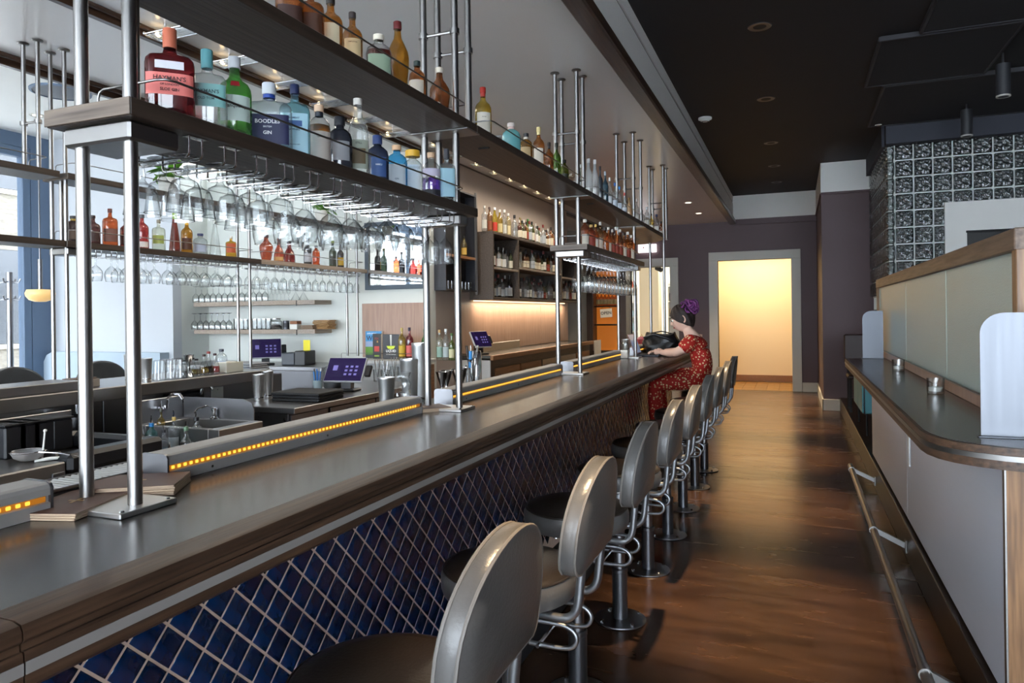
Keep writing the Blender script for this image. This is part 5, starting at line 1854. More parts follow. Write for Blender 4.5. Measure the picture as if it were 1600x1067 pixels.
glass_row(1.68, 'wineinv', range(306, 418, 9), 'wine glass standing upside down on the upper wall shelf', 'wine glasses on the upper wall shelf')
glass_row(1.68, 'flute', range(421, 456, 6), 'slim flute on the upper wall shelf', 'flutes on the upper wall shelf', (6.18,))
glass_row(1.68, 'martini', (462, 474), 'martini glass standing upside down on the upper wall shelf', 'martini glasses on the upper wall shelf', (6.2,))
glass_row(1.368, 'wineinv', range(304, 366, 9), 'wine glass standing upside down on the lower wall shelf', 'wine glasses on the lower wall shelf')
glass_row(1.368, 'tumbler', range(370, 420, 7), 'frosted tumbler on the lower wall shelf', 'tumblers on the lower wall shelf')
t = thing('storage_jar', 'wide glass jar with lid on the lower wall shelf', 'jar', (at_y(431, 6.25, 1.45), 6.25, 1.3685))
MB().lathe([(0, 0), (.06, 0), (.07, .02), (.07, .08), (.05, .1), (.045, .11)], n=20).build('glass', M['clear'], t)
MB().lathe([(.05, .108), (.052, .108), (.052, .122), (0, .126)], n=20).build('lid', M['steel'], t)
MB().lathe([(0, .006), (.05, .006), (.06, .03), (.04, .05), (0, .052)], n=14).build('contents', pm('#4a4644', .8), t)
t = thing('spice_tin', 'dark tin beside the glass jar on the lower wall shelf', 'tin', (at_y(447, 6.25, 1.45), 6.25, 1.3685))
MB().lathe([(0, 0), (.033, 0), (.033, .09), (.03, .094), (0, .095)], n=16).build('can', pm('#5a5c60', .4, .7), t)
MB().lathe([(.0335, .02), (.0335, .07)], n=16).build('label', pm('#2c2c30', .6), t)
t = thing('white_carton', 'small white carton with red trays on the lower wall shelf', 'box', (at_y(462, 6.2, 1.4), 6.2, 1.3685))
MB().cbox((-.05, -.04, 0), (.05, .04, .055), .002).build('carton', M['label_w'], t)
MB().cbox((-.048, -.038, .0555), (.048, .038, .09), .004).build('packets', pm('#8a5a3c', .7), t)
t = thing('napkin_stack', 'flat stack of brown napkins on the lower wall shelf', 'napkins', (at_y(484, 6.2, 1.4), 6.2, 1.3685))
for k in range(5):
    MB().cbox((-.08, -.06, k * .009), (.08, .06, k * .009 + .008), .002).build('napkin', pm('#8a7460', .8), t, loc=(random.uniform(-.006, .006), 0, 0))
t = thing('paper_bag_stack', 'stack of folded kraft paper bags at the end of the lower wall shelf', 'paper bags', (at_y(507, 6.28, 1.4), 6.28, 1.3685))
for k in range(7):
    MB().cbox((-.1, -.07, k * .014), (.1, .07, k * .014 + .012), .005).build('bag', M['kraft'], t, loc=(random.uniform(-.012, .012), random.uniform(-.01, .01), 0), rot=random.uniform(-.08, .08))

# ---------------------------------------------------------------- steel underbar line
sv = thing('service_counter', 'stainless steel service counter below the window rack', 'counter', (-4.25, 2.6, 0))
MB().cbox((-.33, -2.1, 1.035), (.3, 1.98, 1.08), .006).build('top', M['steel_work'], sv)
MB().cbox((.3, -2.1, 1.0), (.312, 1.98, 1.08), .004).build('front_lip', M['steel'], sv)
MB().cbox((-.33, -2.1, .1), (.1, 1.98, 1.035), .003).build('body', M['steel_d'], sv)
for k in range(6):
    a = -2.1 + k * .68
    MB().cbox((.1, a + .004, .45), (.112, a + .676, 1.034), .002).build('back_panel', M['steel_work'], sv)
# ice chest with plaque
ic = thing('ice_chest', 'stainless ice chest with a black name plate at the left edge', 'ice chest', (-3.36, 1.63, 0))
MB().cbox((-.38, -.85, .1), (.28, .57, .78), .006).build('body', M['steel_work'], ic)
MB().cbox((-.38, -.85, .78), (.295, .57, .86), .006).build('lid_rim', M['steel'], ic)
MB().cbox((.281, .1, .70), (.287, .36, .76), .001).build('name_plate', M['black'], ic)
Mx = Matrix(((0, 0, 1, .2885), (1, 0, 0, .24), (0, 1, 0, .73), (0, 0, 0, 1)))
text('TRALA', .05, M['plate'], ic, Mx, bold=True)
MB().cbox((.2955, .5, .64), (.305, .56, .82), .003).build('latch', M['steel_d'], ic)
for x in (-.33, .23):
    for y in (-.8, .52):
        MB().cyl((x, y, 0), (x, y, .1), .02, n=10).build('leg', M['steel'], ic)
for k in range(4):
    y = at_x((8, 30, 52, 82)[k], -3.45, .9)
    t = thing('black_bin', 'black plastic garnish bin, %s of four on the ice chest' % ('first', 'second', 'third', 'last')[k], 'bin', (-3.45, y, .8605), group='black bins on the ice chest')
    MB().cbox((-.08, -.052, 0), (.08, .052, .15), .008).build('tub', M['blackp'], t)
    MB().cbox((-.084, -.056, .15), (.084, .056, .16), .004).build('lid', M['blackm'], t)
t = thing('strainer', 'round wire strainer with loose handle on the ice chest', 'strainer', (-3.22, at_x(44, -3.22, .85), .8605))
MB().lathe([(0, .006), (.03, .008), (.055, .022), (.07, .05)], n=20).build('mesh_bowl', glass('wire_mesh', (.45, .45, .46, 1), 6, .3, body=.5), t, smooth=60)
MB().tube([(.07 * cos(a), .07 * sin(a), .05) for a in [2 * pi * i / 24 for i in range(24)]], .003, 6, closed=True).build('rim', M['chrome'], t)
MB().tube([(.07, 0, .05), (.12, .05, .04), (.17, .12, .012)], .003, 6).build('handle', M['chrome'], t)
t = thing('bar_tools', 'white plastic peeler lying on the ice chest', 'bar tool', (-3.15, at_x(75, -3.15, .83), .8605))
MB().tube([(-.03, -.04, .006), (0, 0, .012), (.03, .05, .01), (.02, .09, .008)], [.006, .008, .007, .005], 8).build('grip', M['label_w'], t)
MB().tube([(.02, .09, .008), (-.01, .12, .02), (-.03, .1, .012)], .003, 6).build('blade', M['chrome'], t)
t = thing('bar_spoon', 'upright pale bar spoon among the tools on the ice chest', 'bar tool', (-3.2, at_x(66, -3.2, .86), .8605))
MB().tube([(0, 0, 0), (.005, .003, .06), (.012, .006, .13)], .004, 6).build('shaft', M['label_w'], t)
MB().sphere((.013, .0065, .135), .008, 8, 6).build('bowl', M['label_w'], t)
# ice well with black rubber rim
iw = thing('ice_well', 'stainless ice well with padded black rim', 'ice well', (-3.36, 2.465, 0))
MB().cbox((-.38, -.26, .1), (.28, .26, .8), .006).build('body', M['steel_d'], iw)
g = MB()
g.cbox((.2, -.26, .8), (.31, .26, .89), .02).cbox((-.38, -.26, .8), (-.3, .26, .89), .02).cbox((-.3, -.26, .8), (.2, -.19, .89), .02).cbox((-.3, .19, .8), (.2, .26, .89), .02)
g.build('rubber_rim', M['blackp'], iw)
MB().box((-.3, -.19, .801), (.2, .19, .803)).build('well_floor', M['black'], iw, smooth=0)
MB().cbox((-.4, -.26, .8), (-.385, .26, 1.0), .003).build('backsplash', M['steel_work'], iw)
MB().cbox((-.3845, .1, .84), (-.382, .17, .95), .0005).build('notice', M['label_w'], iw)
MB().cbox((-.3818, .108, .85), (-.3812, .162, .9), .0002).build('print', M['inkb'], iw)
for x in (-.33, .23):
    for y in (-.22, .22):
        MB().cyl((x, y, 0), (x, y, .1), .02, n=10).build('leg', M['steel'], iw)
t = thing('soda_gun_valve', 'dark rubber valve hanging under the service counter', 'valve', (-4.0, at_x(122, -4.0, .9), .84))
MB().cyl((-.0, 0, .1), (-.0, 0, .19), .014, n=10).build('pipe', M['chrome'], t)
MB().lathe([(0, 0), (.05, .005), (.06, .03), (.055, .08), (.03, .1), (0, .1)], n=16).build('bulb', M['blackp'], t)
# speed rail bottles
sr = thing('speed_rail', 'stainless speed rail holding pouring bottles', 'rack', (-3.3, 2.915, 0))
MB().cbox((-.42, -.17, .1), (.2, .17, .66), .004).build('body', M['steel_d'], sr)
MB().cbox((.1, -.17, .66), (.215, .17, .665), .001).cbox((.205, -.17, .665), (.215, .17, .74), .002).build('front_tray', M['steel_work'], sr)
MB().cbox((-.42, -.17, .66), (.1, .17, .72), .004).build('step', M['steel_d'], sr)
for x in (-.38, .16):
    for y in (-.14, .11):
        MB().cyl((x, y, 0), (x, y, .1), .018, n=10).build('leg', M['steel'], sr)
GR = 'pouring bottles in the speed rail'
for (u, v0_, x, z, hp, wp, kd, col, cp, lab, lb) in [
    (218, 0, -3.48, .72, 60, 15, 'tall', '#c8d2d8', '#2a6ab0', None, 'clear pouring bottle with blue neck beside the pole'), (237, 0, -3.4, .72, 58, 18, 'squat', '#3f9a9a', '#2a7ab8', '#b8c8c8', 'turquoise pouring bottle with blue neck'),
    (252, 0, -3.56, .72, 66, 13, 'round', '#8a6a1c', '#2a2a1c', '#3a3424', 'olive pouring bottle at the back of the speed rail'), (272, 0, -3.36, .72, 60, 18, 'shoulder', '#c8d2d6', '#b89a4c', '#c0c6c8', 'clear pouring bottle with gold neck'),
    (256, 0, -3.25, .72, 48, 14, 'tall', '#c4ced4', '#26262a', '#9ab4c4', 'clear pouring bottle with black spout, front of the speed rail'), (291, 0, -3.16, .666, 66, 17, 'tall', '#c8d2d2', '#5a7a5c', '#8a9a8c', 'clear pouring bottle with picture label'),
    (307, 0, -3.27, .72, 56, 21, 'round', '#c8d0d4', '#1c1c20', '#d4d4d4', 'wide clear pouring bottle with white label'), (265, 0, -3.13, .666, 44, 16, 'squat', '#c8d2d4', '#1a1a1c', '#b8bcc0', 'clear gin bottle with a portrait label in the speed rail')]:
    y = at_x(u, x, z + .1)
    d = -_s * x + _c * y
    t = bottle(kd, (x, y, z + .0005), hp * d / FPX, wp * d / FPX, col, cap=cp, lab=lab, label=lb, group=GR, n=16)
    hh = hp * d / FPX
    MB().tube([(0, 0, hh * .9), (0, 0, hh * 1.03), (.012, .0, hh * 1.12)], [.006, .005, .003], 8).build('pour_spout', M['chrome'], t)
GB2 = 'bottles standing in the bar well'
for (u, x, zt, hp, wp, kd, col, cp, lab, lb) in [(169, -2.2, .72, 48, 20, 'tall', '#c8c8b8', '#b8b8b8', '#c8b03a', 'clear bottle in the well behind the ribbed tray'), (214, -2.2, .7, 46, 14, 'wine', '#16181c', '#3a3c40', None, 'dark bottle in the well behind the near pole'),
                                            (239, -2.2, .74, 38, 13, 'wine', '#1a2030', '#2a3a6a', None, 'navy capped bottle in the bar well'), (259, -2.2, .74, 42, 16, 'wine', '#16161a', '#b8863a', None, 'dark bottle with gold neck in the bar well')]:
    y = at_x(u, x, zt + .1)
    d = -_s * x + _c * y
    bottle(kd, (x, y, .62), .3, wp * d / FPX, col, cap=cp, lab=lab, label=lb, group=GB2, n=16)
wl_ = thing('bottle_well', 'stainless bottle well on the inner side of the bar', 'rack', (-2.15, 2.0, 0))
MB().cbox((-.2, -1.2, .2), (.2, 1.4, .6), .005).build('body', M['steel_d'], wl_)
MB().cbox((-.2, -1.2, .6), (.2, 1.4, .618), .003).build('deck', M['steel_work'], wl_)
for x in (-.17, .17):
    for y in (-1.1, 1.3):
        MB().cyl((x, y, 0), (x, y, .2), .02, n=10).build('leg', M['steel'], wl_)
# sink
sk = thing('hand_sink', 'stainless hand sink with side splash and dispenser', 'sink', (-3.33, 3.285, 0))
MB().cbox((-.38, -.18, .1), (.25, .18, .78), .005).build('body', M['steel_work'], sk)
g = MB()
g.cbox((-.38, -.18, .78), (-.3, .18, .86), .004).cbox((.19, -.18, .78), (.27, .18, .86), .004).cbox((-.3, -.18, .78), (.19, -.14, .86), .004).cbox((-.3, .14, .78), (.19, .18, .86), .004)
g.build('rim', M['steel'], sk)
MB().box((-.3, -.14, .781), (.19, .14, .783)).build('basin', M['steel_d'], sk, smooth=0)
MB().prism([(-.38, .86), (-.38, .99), (.12, .99), (.18, .97), (.2, .93), (.2, .86)], 'y', .18, .186).build('side_splash', M['steel_work'], sk, smooth=0)
MB().cbox((-.4, -.18, .78), (-.385, .18, 1.0), .003).build('backsplash', M['steel_work'], sk)
d_ = MB().lathe([(0, .0), (.028, .0), (.028, .01), (.014, .02), (.014, .05), (.02, .055), (.02, .07), (0, .072)], (-.1, .16, .86), n=14).build('dispenser', M['chrome'], sk)
MB().tube([(-.1, .16, .93), (-.1, .1, .95), (-.1, .02, .94), (-.1, .0, .92)], .006, 8).build('spout', M['chrome'], d_)
f_ = MB().cyl((-.38, 0, .94), (-.33, 0, .94), .02, n=10).build('faucet', M['chrome'], sk)
MB().tube([(-.33, 0, .94), (-.32, 0, 1.0), (-.28, 0, 1.03), (-.22, 0, 1.03), (-.19, 0, 1.0)], .009, 8).build('spout', M['chrome'], f_)
for x in (-.33, .2):
    for y in (-.15, .15):
        MB().cyl((x, y, 0), (x, y, .1), .018, n=10).build('leg', M['steel'], sk)
# bin with liner
t = thing('waste_bin', 'black waste bin with crumpled liner between sink and fridge', 'bin', (-3.2, 3.605, 0))
MB().lathe([(0, 0), (.1, 0), (.125, .7), (.13, .71), (.125, .72)], n=20, ex=.6).build('bin', M['blackp'], t)
lb_ = MB()
random.seed(3)
lb_.grid(lambda u, v: ((.12 - .09 * v + .015 * sin(17 * u * 2 * pi / 3 + v * 9)) * cos(2 * pi * u), (.12 - .09 * v + .015 * sin(23 * u * 2 * pi / 3)) * sin(2 * pi * u), .72 + .05 * sin(pi * v) + .025 * sin(u * 50) - .12 * v), 40, 7, True)
lb_.build('liner', mat('black_liner', '#0c0d0f', .22, spec=.8), t, smooth=25)
# undercounter fridge
FX, FY0, FY1 = -3.08, 3.76, 5.6
fr_ = thing('undercounter_fridge', 'stainless undercounter fridge with dark doors', 'fridge', (-3.42, (FY0 + FY1) / 2, 0))
hy = (FY1 - FY0) / 2
MB().cbox((-.34, -hy, .86), (.36, hy, .9), .004).build('top', M['steel_work'], fr_)
MB().cbox((-.34, -hy + .01, .1), (.3, hy - .01, .86), .003).build('body', M['steel_d'], fr_)
lv = MB()
MB().cbox((.3, -hy + .02, .14), (.318, -hy + .42, .85), .003).build('compressor_panel', M['steel_d'], fr_)
for k in range(8):
    MB().cbox((.318, -hy + .06, .5 + k * .035), (.323, -hy + .38, .515 + k * .035), .001).build('louvre', M['blackm'], fr_)
for k in range(2):
    a = -hy + .44 + k * .6
    d = MB().cbox((.3, a, .14), (.325, a + .58, .85), .004).build('door', M['steel_d'], fr_)
    MB().cbox((.325, a + .2, .8), (.345, a + .38, .82), .004).build('handle', M['steel'], d)
for x in (-.3, .26):
    for y in (-hy + .06, hy - .06):
        MB().cyl((x, y, 0), (x, y, .1), .02, n=10).build('leg', M['blackm'], fr_)
# back steel table along the pale wall
bt = thing('back_table', 'stainless table under the wall shelves', 'table', (-5.2, 6.1, 0))
MB().cbox((-1.2, -.34, .96), (.85, .33, 1.0), .004).build('top', M['steel_work'], bt)
MB().cbox((-1.2, -.3, .1), (.85, .3, .96), .004).build('body', M['steel_d'], bt)


def pos(loc, rot, w, h, lb, tilt=.5):
    t = thing('touch_terminal', lb, 'touch screen', loc, rot, group='touch screen tills')
    MB().cbox((-.09, -.08, 0), (.09, .08, .02), .008).build('base', M['blackp'], t)
    MB().prism([(-.03, .02), (.03, .02), (.05, .13), (.02, .16), (-.02, .1)], 'x', -.04, .04).build('stand', M['blackp'], t, smooth=0)
    R = Matrix.Translation((0, -.03, .17)) @ Matrix.Rotation(-tilt, 4, 'X')
    sc0 = MB().cbox((-w / 2, -.012, -h / 2), (w / 2, .012, h / 2), .005, R).build('casing', pm('#b8b8bc', .4), t)
    MB().cbox((-w / 2 + .006, -.0135, -h / 2 + .006), (w / 2 - .006, -.0125, h / 2 - .006), .0003, R).build('screen', M['screen'], sc0)
    g = MB()
    g.cbox((-w * .32, -.0145, -h * .05), (-w * .2, -.0138, h * .16), .0002, R)
    for i in range(3):
        for j in range(3):
            g.cbox((w * (.0 + .13 * i), -.0145, h * (-.25 + .16 * j)), (w * (.07 + .13 * i), -.0138, h * (-.17 + .16 * j)), .0002, R)
    g.build('screen_button', M['screenlight'], sc0)
    MB().cbox((w / 2 + .002, -.0, -.05), (w / 2 + .05, .03, .05), .006, R).build('card_reader', M['blackp'], t)
    return t


def face(x, y):
    """turn a thing's front (-y) towards the viewer"""
    return math.atan2(-x, y) * -1 if False else math.atan2(x, -y) + pi


q = (at_y(415, 5.95, 1.05), 5.95, 1.0005)
pos(q, .75, .32, .23, 'touch screen till on the table under the wall shelves', .55)
q = (-3.35, at_x(543, -3.35, 1.0), .9005)
pos(q, .15, .33, .22, 'touch screen till on the undercounter fridge', .6)
q = (-3.3, at_x(748, -3.3, 1.15), 1.0525)
pos(q, 1.2, .26, .2, 'dark touch screen till on the back counter beside the soda tower', .5)
# printer, notes, pens, jar, mats
t = thing('receipt_printer', 'black receipt printer with a yellow note', 'printer', (at_y(468, 6.0, 1.05), 6.0, 1.0005), .1)
MB().cbox((-.16, -.09, 0), (.0, .09, .13), .01).build('casing', pm('#3a3e46', .4), t)
MB().cbox((.005, -.1, 0), (.13, .1, .15), .008).build('tray_stack', M['blackp'], t)
MB().cbox((.06, -.02, .15), (.14, -.016, .26), .001).build('note', pm('#e6d83a', .7), t)
t = thing('pen_cup', 'glass of blue pens and scissors beside the till', 'pen cup', (-3.5, at_x(496, -3.5, .98), .9005))
MB().lathe([(0, 0), (.035, 0), (.038, .1), (.035, .1), (.032, .006), (0, .006)], n=16).build('cup', pm('#8fa0a4', .3), t)
for k in range(6):
    a = k * 1.05
    MB().cyl((.012 * cos(a), .012 * sin(a), .01), (.03 * cos(a), .03 * sin(a), .17 + .02 * (k % 2)), .0045, n=6).build('pen', pm(('#2a6ab4', '#e0e0e0', '#2a6ab4', '#1c1c1e', '#3a8ad0', '#2a6ab4')[k], .4), t)
t = thing('glass_canister', 'dark glass canister left of the till on the fridge', 'jar', (-3.62, at_x(520, -3.62, .98), .9005))
MB().lathe([(0, 0), (.07, 0), (.075, .01), (.075, .15), (.06, .18), (0, .19)], n=20).build('glass', gm('#4a5258', body=.3), t)
MB().lathe([(0, .005), (.066, .005), (.066, .09), (0, .1)], n=16).build('contents', M['blackm'], t)
t = thing('bar_mat_stack', 'stack of thick black bar mats on the fridge', 'mats', (-3.3, at_x(482, -3.3, .92), .9005), .05)
for k in range(3):
    MB().cbox((-.2, -.16, k * .022), (.2, .16, k * .022 + .02), .006).build('mat', M['blackm'], t, loc=(random.uniform(-.01, .01), random.uniform(-.01, .01), 0))
for k, (u, x) in enumerate(((590, -3.55), (602, -3.45), (616, -3.6), (628, -3.5))):
    t = thing('tool_canister', 'glass tumbler of bar tools beside the till, %s from the left' % ordn[k], 'glass', (x, at_x(u, x, .97), .9005), group='tool tumblers on the fridge')
    MB().lathe([(0, 0), (.035, 0), (.042, .11), (.039, .11), (.032, .008), (0, .008)], n=14).build('glass', M['clear'], t)
    for j in range(3):
        MB().cyl((0, 0, .01), (.03 * cos(j * 2.1 + k), .03 * sin(j * 2.1 + k), .2), .004, n=6).build('tool', M['chrome'], t)
t = thing('paper_stack', 'stack of folded grey cloths on the service counter end', 'cloths', (-4.35, 4.86, 1.0005))
t.location = (-4.6, 5.0, 1.0)
MB().cbox((-.25, -.18, -.2), (.25, .18, -.01), .004).build('tray', M['steel_d'], t)
for k in range(6):
    MB().cbox((-.15, -.12, k * .016), (.15, .12, k * .016 + .014), .006).build('cloth', pm('#8d9096', .9), t, loc=(random.uniform(-.02, .02), random.uniform(-.02, .02), 0))
tb = thing('side_table', 'stainless side table behind the sink', 'table', (-4.45, 5.1, 0))
MB().cbox((-.5, -.45, .74), (.42, .4, .79), .004).build('top', M['steel_work'], tb)
for x in (-.45, .37):
    for y in (-.4, .35):
        MB().cyl((x, y, 0), (x, y, .74), .02, n=10).build('leg', M['steel'], tb)


def shaker(loc, h, r, lb, grp='steel shaker tins', taper=.78):
    t = thing('shaker_tin', lb, 'shaker', loc, 0, grp)
    MB().lathe([(0, 0), (r * taper, 0), (r * taper * 1.02, .004), (r * .97, h * .94), (r, h * .95), (r, h), (r * .95, h), (r * taper * .9, .02), (0, .02)], n=24).build('tin', M['plate'], t, smooth=40)
    MB().lathe([(r * taper * 1.06, h * .12), (r * taper * 1.07, h * .14), (r * taper * 1.06, h * .16)], n=24).build('band', M['chrome'], t)


def shaker_px(u, v, x, z, hp, wp, lb, up=True):
    y = at_x(u, x, z + .1)
    d = -_s * x + _c * y
    shaker((x, y, z + .0005), hp * d / FPX, wp * d / FPX / 2, lb)


shaker_px(203, 0, -4.02, 1.08, 46, 17, 'tall steel shaker behind the front pole')
shaker_px(229, 0, -4.02, 1.08, 37, 17, 'steel shaker tin on the service counter')
shaker_px(404, 0, -3.58, .9, 42, 19, 'steel shaker tin left of a pair at the fridge end')
shaker_px(418, 0, -3.6, .9, 44, 18, 'steel shaker tin right of a pair at the fridge end')


ZI = 1.031
shaker_px(604, 0, -1.82, ZI, 57, 27, 'short steel tin behind the light rail')
shaker_px(641, 0, -1.84, ZI, 75, 31, 'steel tin beside the tall shaker at the second pole pair')
shaker_px(657, 0, -1.8, ZI, 99, 27, 'tall steel shaker at the second pole pair')
y = at_x(622, -1.82, 1.1)
t = thing('mixing_glass', 'diamond cut mixing glass behind the light rail', 'mixing glass', (-1.82, y, ZI + .0005))
b = MB()
n = 16
vs = []
for j in range(7):
    for i in range(n):
        a = 2 * pi * (i + .5 * (j % 2)) / n
        r = (.048 if j in (0, 6) else .052) + (.004 if j % 2 else 0)
        vs.append((r * cos(a), r * sin(a), j * .021))
fs = []
for j in range(6):
    for i in range(n):
        i2 = (i + 1) % n
        if j % 2 == 0:
            fs += [(j * n + i, j * n + i2, (j + 1) * n + i), (j * n + i2, (j + 1) * n + i2, (j + 1) * n + i)]
        else:
            fs += [(j * n + i, (j + 1) * n + i2, (j + 1) * n + i), (j * n + i, j * n + i2, (j + 1) * n + i2)]
b._add(vs, fs)
t.scale = (1.15, 1.15, 1.25)
b.build('cut_glass', M['clear'], t, smooth=0)
MB().lathe([(.05, .126), (.05, .135), (.056, .15), (.054, .152)], n=20).build('lip', M['clear'], t)
jm = MB().lathe([(.021, 0), (.019, .001), (.006, .045), (.006, .05), (.024, .105), (.026, .106), (.022, .104), (.0, .055)], n=18).mesh('jigger', M['chrome'], smooth=50)
for k, u in enumerate((691, 703, 715, 727)):
    o = link('jigger', jm, None, (-1.8 - .02 * (k % 2), at_x(u, -1.8, 1.1), ZI + .0005))
    tag(o, 'chrome hourglass jigger, %s from the left beside the soda tower' % ordn[k], 'jigger', 'chrome jiggers')
    o.scale = (1.5,) * 3
t = thing('soda_tower', 'chrome soda tower with blue taps behind the bar', 'tap', (-1.84, at_x(744, -1.84, 1.1), ZI + .0005))
MB().lathe([(0, 0), (.05, 0), (.05, .012), (.036, .02), (.036, .23), (.03, .245), (0, .25)], n=24).build('column', M['chrome'], t)
MB().tube([(0, -.03, .2), (.02, -.1, .2), (.02, -.13, .18)], .009, 8).build('arm', M['chrome'], t)
MB().cyl((.02, -.12, .2), (.02, -.12, .25), .01, n=10).build('tap_handle', pm('#2f86c8', .4), t)
MB().cyl((.02, -.13, .15), (.02, -.13, .185), .008, n=8).build('nozzle', pm('#2f86c8', .4), t)
t = thing('tall_tools', 'glass of long chrome spoons beside the soda tower', 'bar tools', (-2.0, at_x(729, -2.0, 1.2), ZI + .0005))
t.location = (-1.84, at_x(727, -1.84, 1.2) + .1, ZI + .0005)
MB().lathe([(0, 0), (.04, 0), (.045, .16), (.042, .16), (.036, .008), (0, .008)], n=16).build('glass', M['clear'], t)
for j in range(6):
    MB().cyl((0, 0, .01), (.04 * cos(j * 1.1), .04 * sin(j * 1.1), .28), .005, n=6).build('spoon', M['chrome'], t)
# things on the service counter
rgm = MB().lathe([(.036, 0), (.04, .002), (.034, .1), (.03, .104), (0, .104)], n=14).mesh('rocks_glass', M['clear'], smooth=30)
for k, (u, x) in enumerate(((249, -4.05), (258, -4.12), (268, -4.05), (277, -4.12), (283, -4.04))):
    o = link('rocks_glass', rgm, None, (x, at_x(u, x, 1.15), 1.0805))
    o.scale = (1.1, 1.1, 1.3)
    tag(o, 'cut rocks glass upside down on the service counter, %s from the pole' % ordn[k], 'glass', 'rocks glasses on the service counter')
t = link('jigger', jm, None, (-4.05, at_x(295, -4.05, 1.15), 1.0805))
t.scale = (1.5, 1.5, 1.5)
tag(t, 'large steel jigger among the bitters on the service counter', 'jigger')
GBT = 'bitters bottles on the service counter'
for k, (u, col, cp, h) in enumerate(((287, '#3a3230', '#1a1a1c', .13), (301, '#a88a2c', '#2a2420', .14), (307, '#8a7a5c', '#1c1a1a', .13), (319, '#b8841c', '#3a2420', .16), (326, '#2a1614', '#8a3a34', .18), (336, '#a8201c', '#3a2024', .16))):
    bottle('bell', (-4.08, at_x(u, -4.08, 1.15), 1.0805), h, .07, col, cap=cp, lab=None, label='small bitters bottle, %s from the left on the service counter' % ordn[k], group=GBT, n=14, fill=.35)
bottle('squat', (-4.15, at_x(346, -4.15, 1.2), 1.0805), .2, .085, '#d0d8dc', cap='#3a3e48', lab='#5a8ac0', label='clear bottle with blue label at the end of the bitters', n=16)
t = thing('napkin_carton', 'pale carton at the end of the service counter', 'box', (-4.1, at_x(358, -4.1, 1.12), 1.0805))
MB().cbox((-.06, -.09, 0), (.06, .09, .075), .003).build('carton', pm('#b8b6a8', .7), t)
MB().cbox((-.05, -.08, .0755), (.05, .02, .082), .001).build('napkins', M['label_w'], t)
t = thing('tray_box', 'steel tray box at the left edge of the service counter', 'tray', (-4.1, 2.35, 1.0805))
MB().cbox((-.15, -.6, 0), (.12, .62, .055), .004).build('box', M['steel_work'], t)
t = thing('coaster_box', 'small wooden coaster box beside the window rack pole', 'box', (-4.12, at_x(125, -4.12, 1.1), 1.0805))
MB().cbox((-.06, -.09, 0), (.06, .09, .05), .003).build('box', pm('#8d8276', .6), t)
MB().cbox((-.05, -.08, .0505), (.05, .08, .06), .002).build('coaster', pm('#6a5a50', .7), t)
t = thing('tap_manifold', 'black wall tap with chrome spout under the service counter', 'tap', (-4.09, at_x(287, -4.09, 1.0), .9))
MB().cbox((-.04, -.16, 0), (.04, .16, .07), .012).build('body', M['blackp'], t)
MB().tube([(.03, .12, .03), (.06, .12, .12), (.12, .12, .13), (.15, .12, .08)], .009, 8).build('spout', M['chrome'], t)
for k in (-1, 1):
    MB().cyl((.04, .07 * k, .035), (.09, .07 * k, .035), .012, n=10).build('valve', M['blackp'], t)
t = thing('switch_plate', 'pale square cover plate under the end of the service counter', 'plate', (-4.137, at_x(340, -4.13, .9), .9))
MB().cbox((-.0, -.06, -.07), (.008, .06, .07), .002).build('cover', M['label_w'], t)
MB().lathe([(0, 0), (.004, 0), (.004, .002), (0, .003)], n=8).build('screw', M['steel'], t).matrix_local = Matrix.Translation((.008, 0, .05)) @ Matrix.Rotation(pi / 2, 4, 'Y')
t = thing('blue_pouch', 'dark blue pouch with white tags lying behind the sink', 'pouch', (-3.93, at_x(372, -3.93, .9), .79))
t.location = (-4.3, at_x(375, -4.3, .9), .7905)
MB().lathe([(0, 0), (.15, 0), (.17, .03), (.15, .07), (.06, .1), (0, .1)], n=16, sx=1., sy=.6).build('pouch', pm('#232a5a', .6), t)
MB().cbox((-.05, -.05, .1), (.06, .04, .115), .003).build('tag', M['label_w'], t)
# stools on the window side of the island
for (u, lb) in ((35, 'grey leather stool across the service counter, nearer the viewer'), (171, 'grey leather stool across the service counter, farther one')):
    q = dup(sp, (-5.0, at_x(u, -5.2, 1.1), 0), pi, lb, 'stools on the window side', 1.07)
# pendant lamp and coat stand by the window
L0 = P(63, 458, 'x', -7.2)
t = thing('pendant_lamp', 'amber glass pendant lamp by the window', 'lamp', (L0.x, L0.y, L0.z))
MB().lathe([(0, -.09), (.05, -.088), (.1, -.07), (.13, -.03), (.135, .0), (.12, .035), (.02, .04)], n=24).build('shade', mat('opal_amber', '#e0c08a', .3, emit='#f0b860', estr=.2), t, smooth=60)
MB().cyl((0, 0, .04), (0, 0, .35), .022, n=12).build('socket', M['steel_d'], t)
MB().cyl((0, 0, .35), (0, 0, ZH - L0.z), .008, n=8).build('rod', M['steel_d'], t)
C0 = P(15, 470, 'x', -7.6)
t = thing('coat_stand', 'grey coat stand with hooks by the window', 'coat stand', (C0.x, C0.y, 0))
MB().cyl((0, 0, .02), (0, 0, C0.z + .3), .03, n=14).build('pole', M['post'], t)
MB().lathe([(0, 0), (.22, 0), (.22, .015), (.03, .03), (0, .03)], n=24).build('base', M['post'], t)
for k in range(4):
    for zz in (.02, .2):
        a = k * pi / 2 + .5
        MB().tube([(.03 * cos(a), .03 * sin(a), C0.z + zz), (.09 * cos(a), .09 * sin(a), C0.z + zz - .01), (.11 * cos(a), .11 * sin(a), C0.z + zz + .03)], .008, 6).build('hook', M['post'], t)
t = thing('window_bench', 'pale blue banquette back along the bright white wall', 'bench', (-7.5, 5.7, 0))
po = [(-.95, .0), (-.95, 1.0), (-.9, 1.08), (-.8, 1.12), (.95, 1.12), (.95, 0)]
MB().prism(po, 'y', .1, .22).build('backrest', pm('#a9b8c4', .5), t, smooth=30)
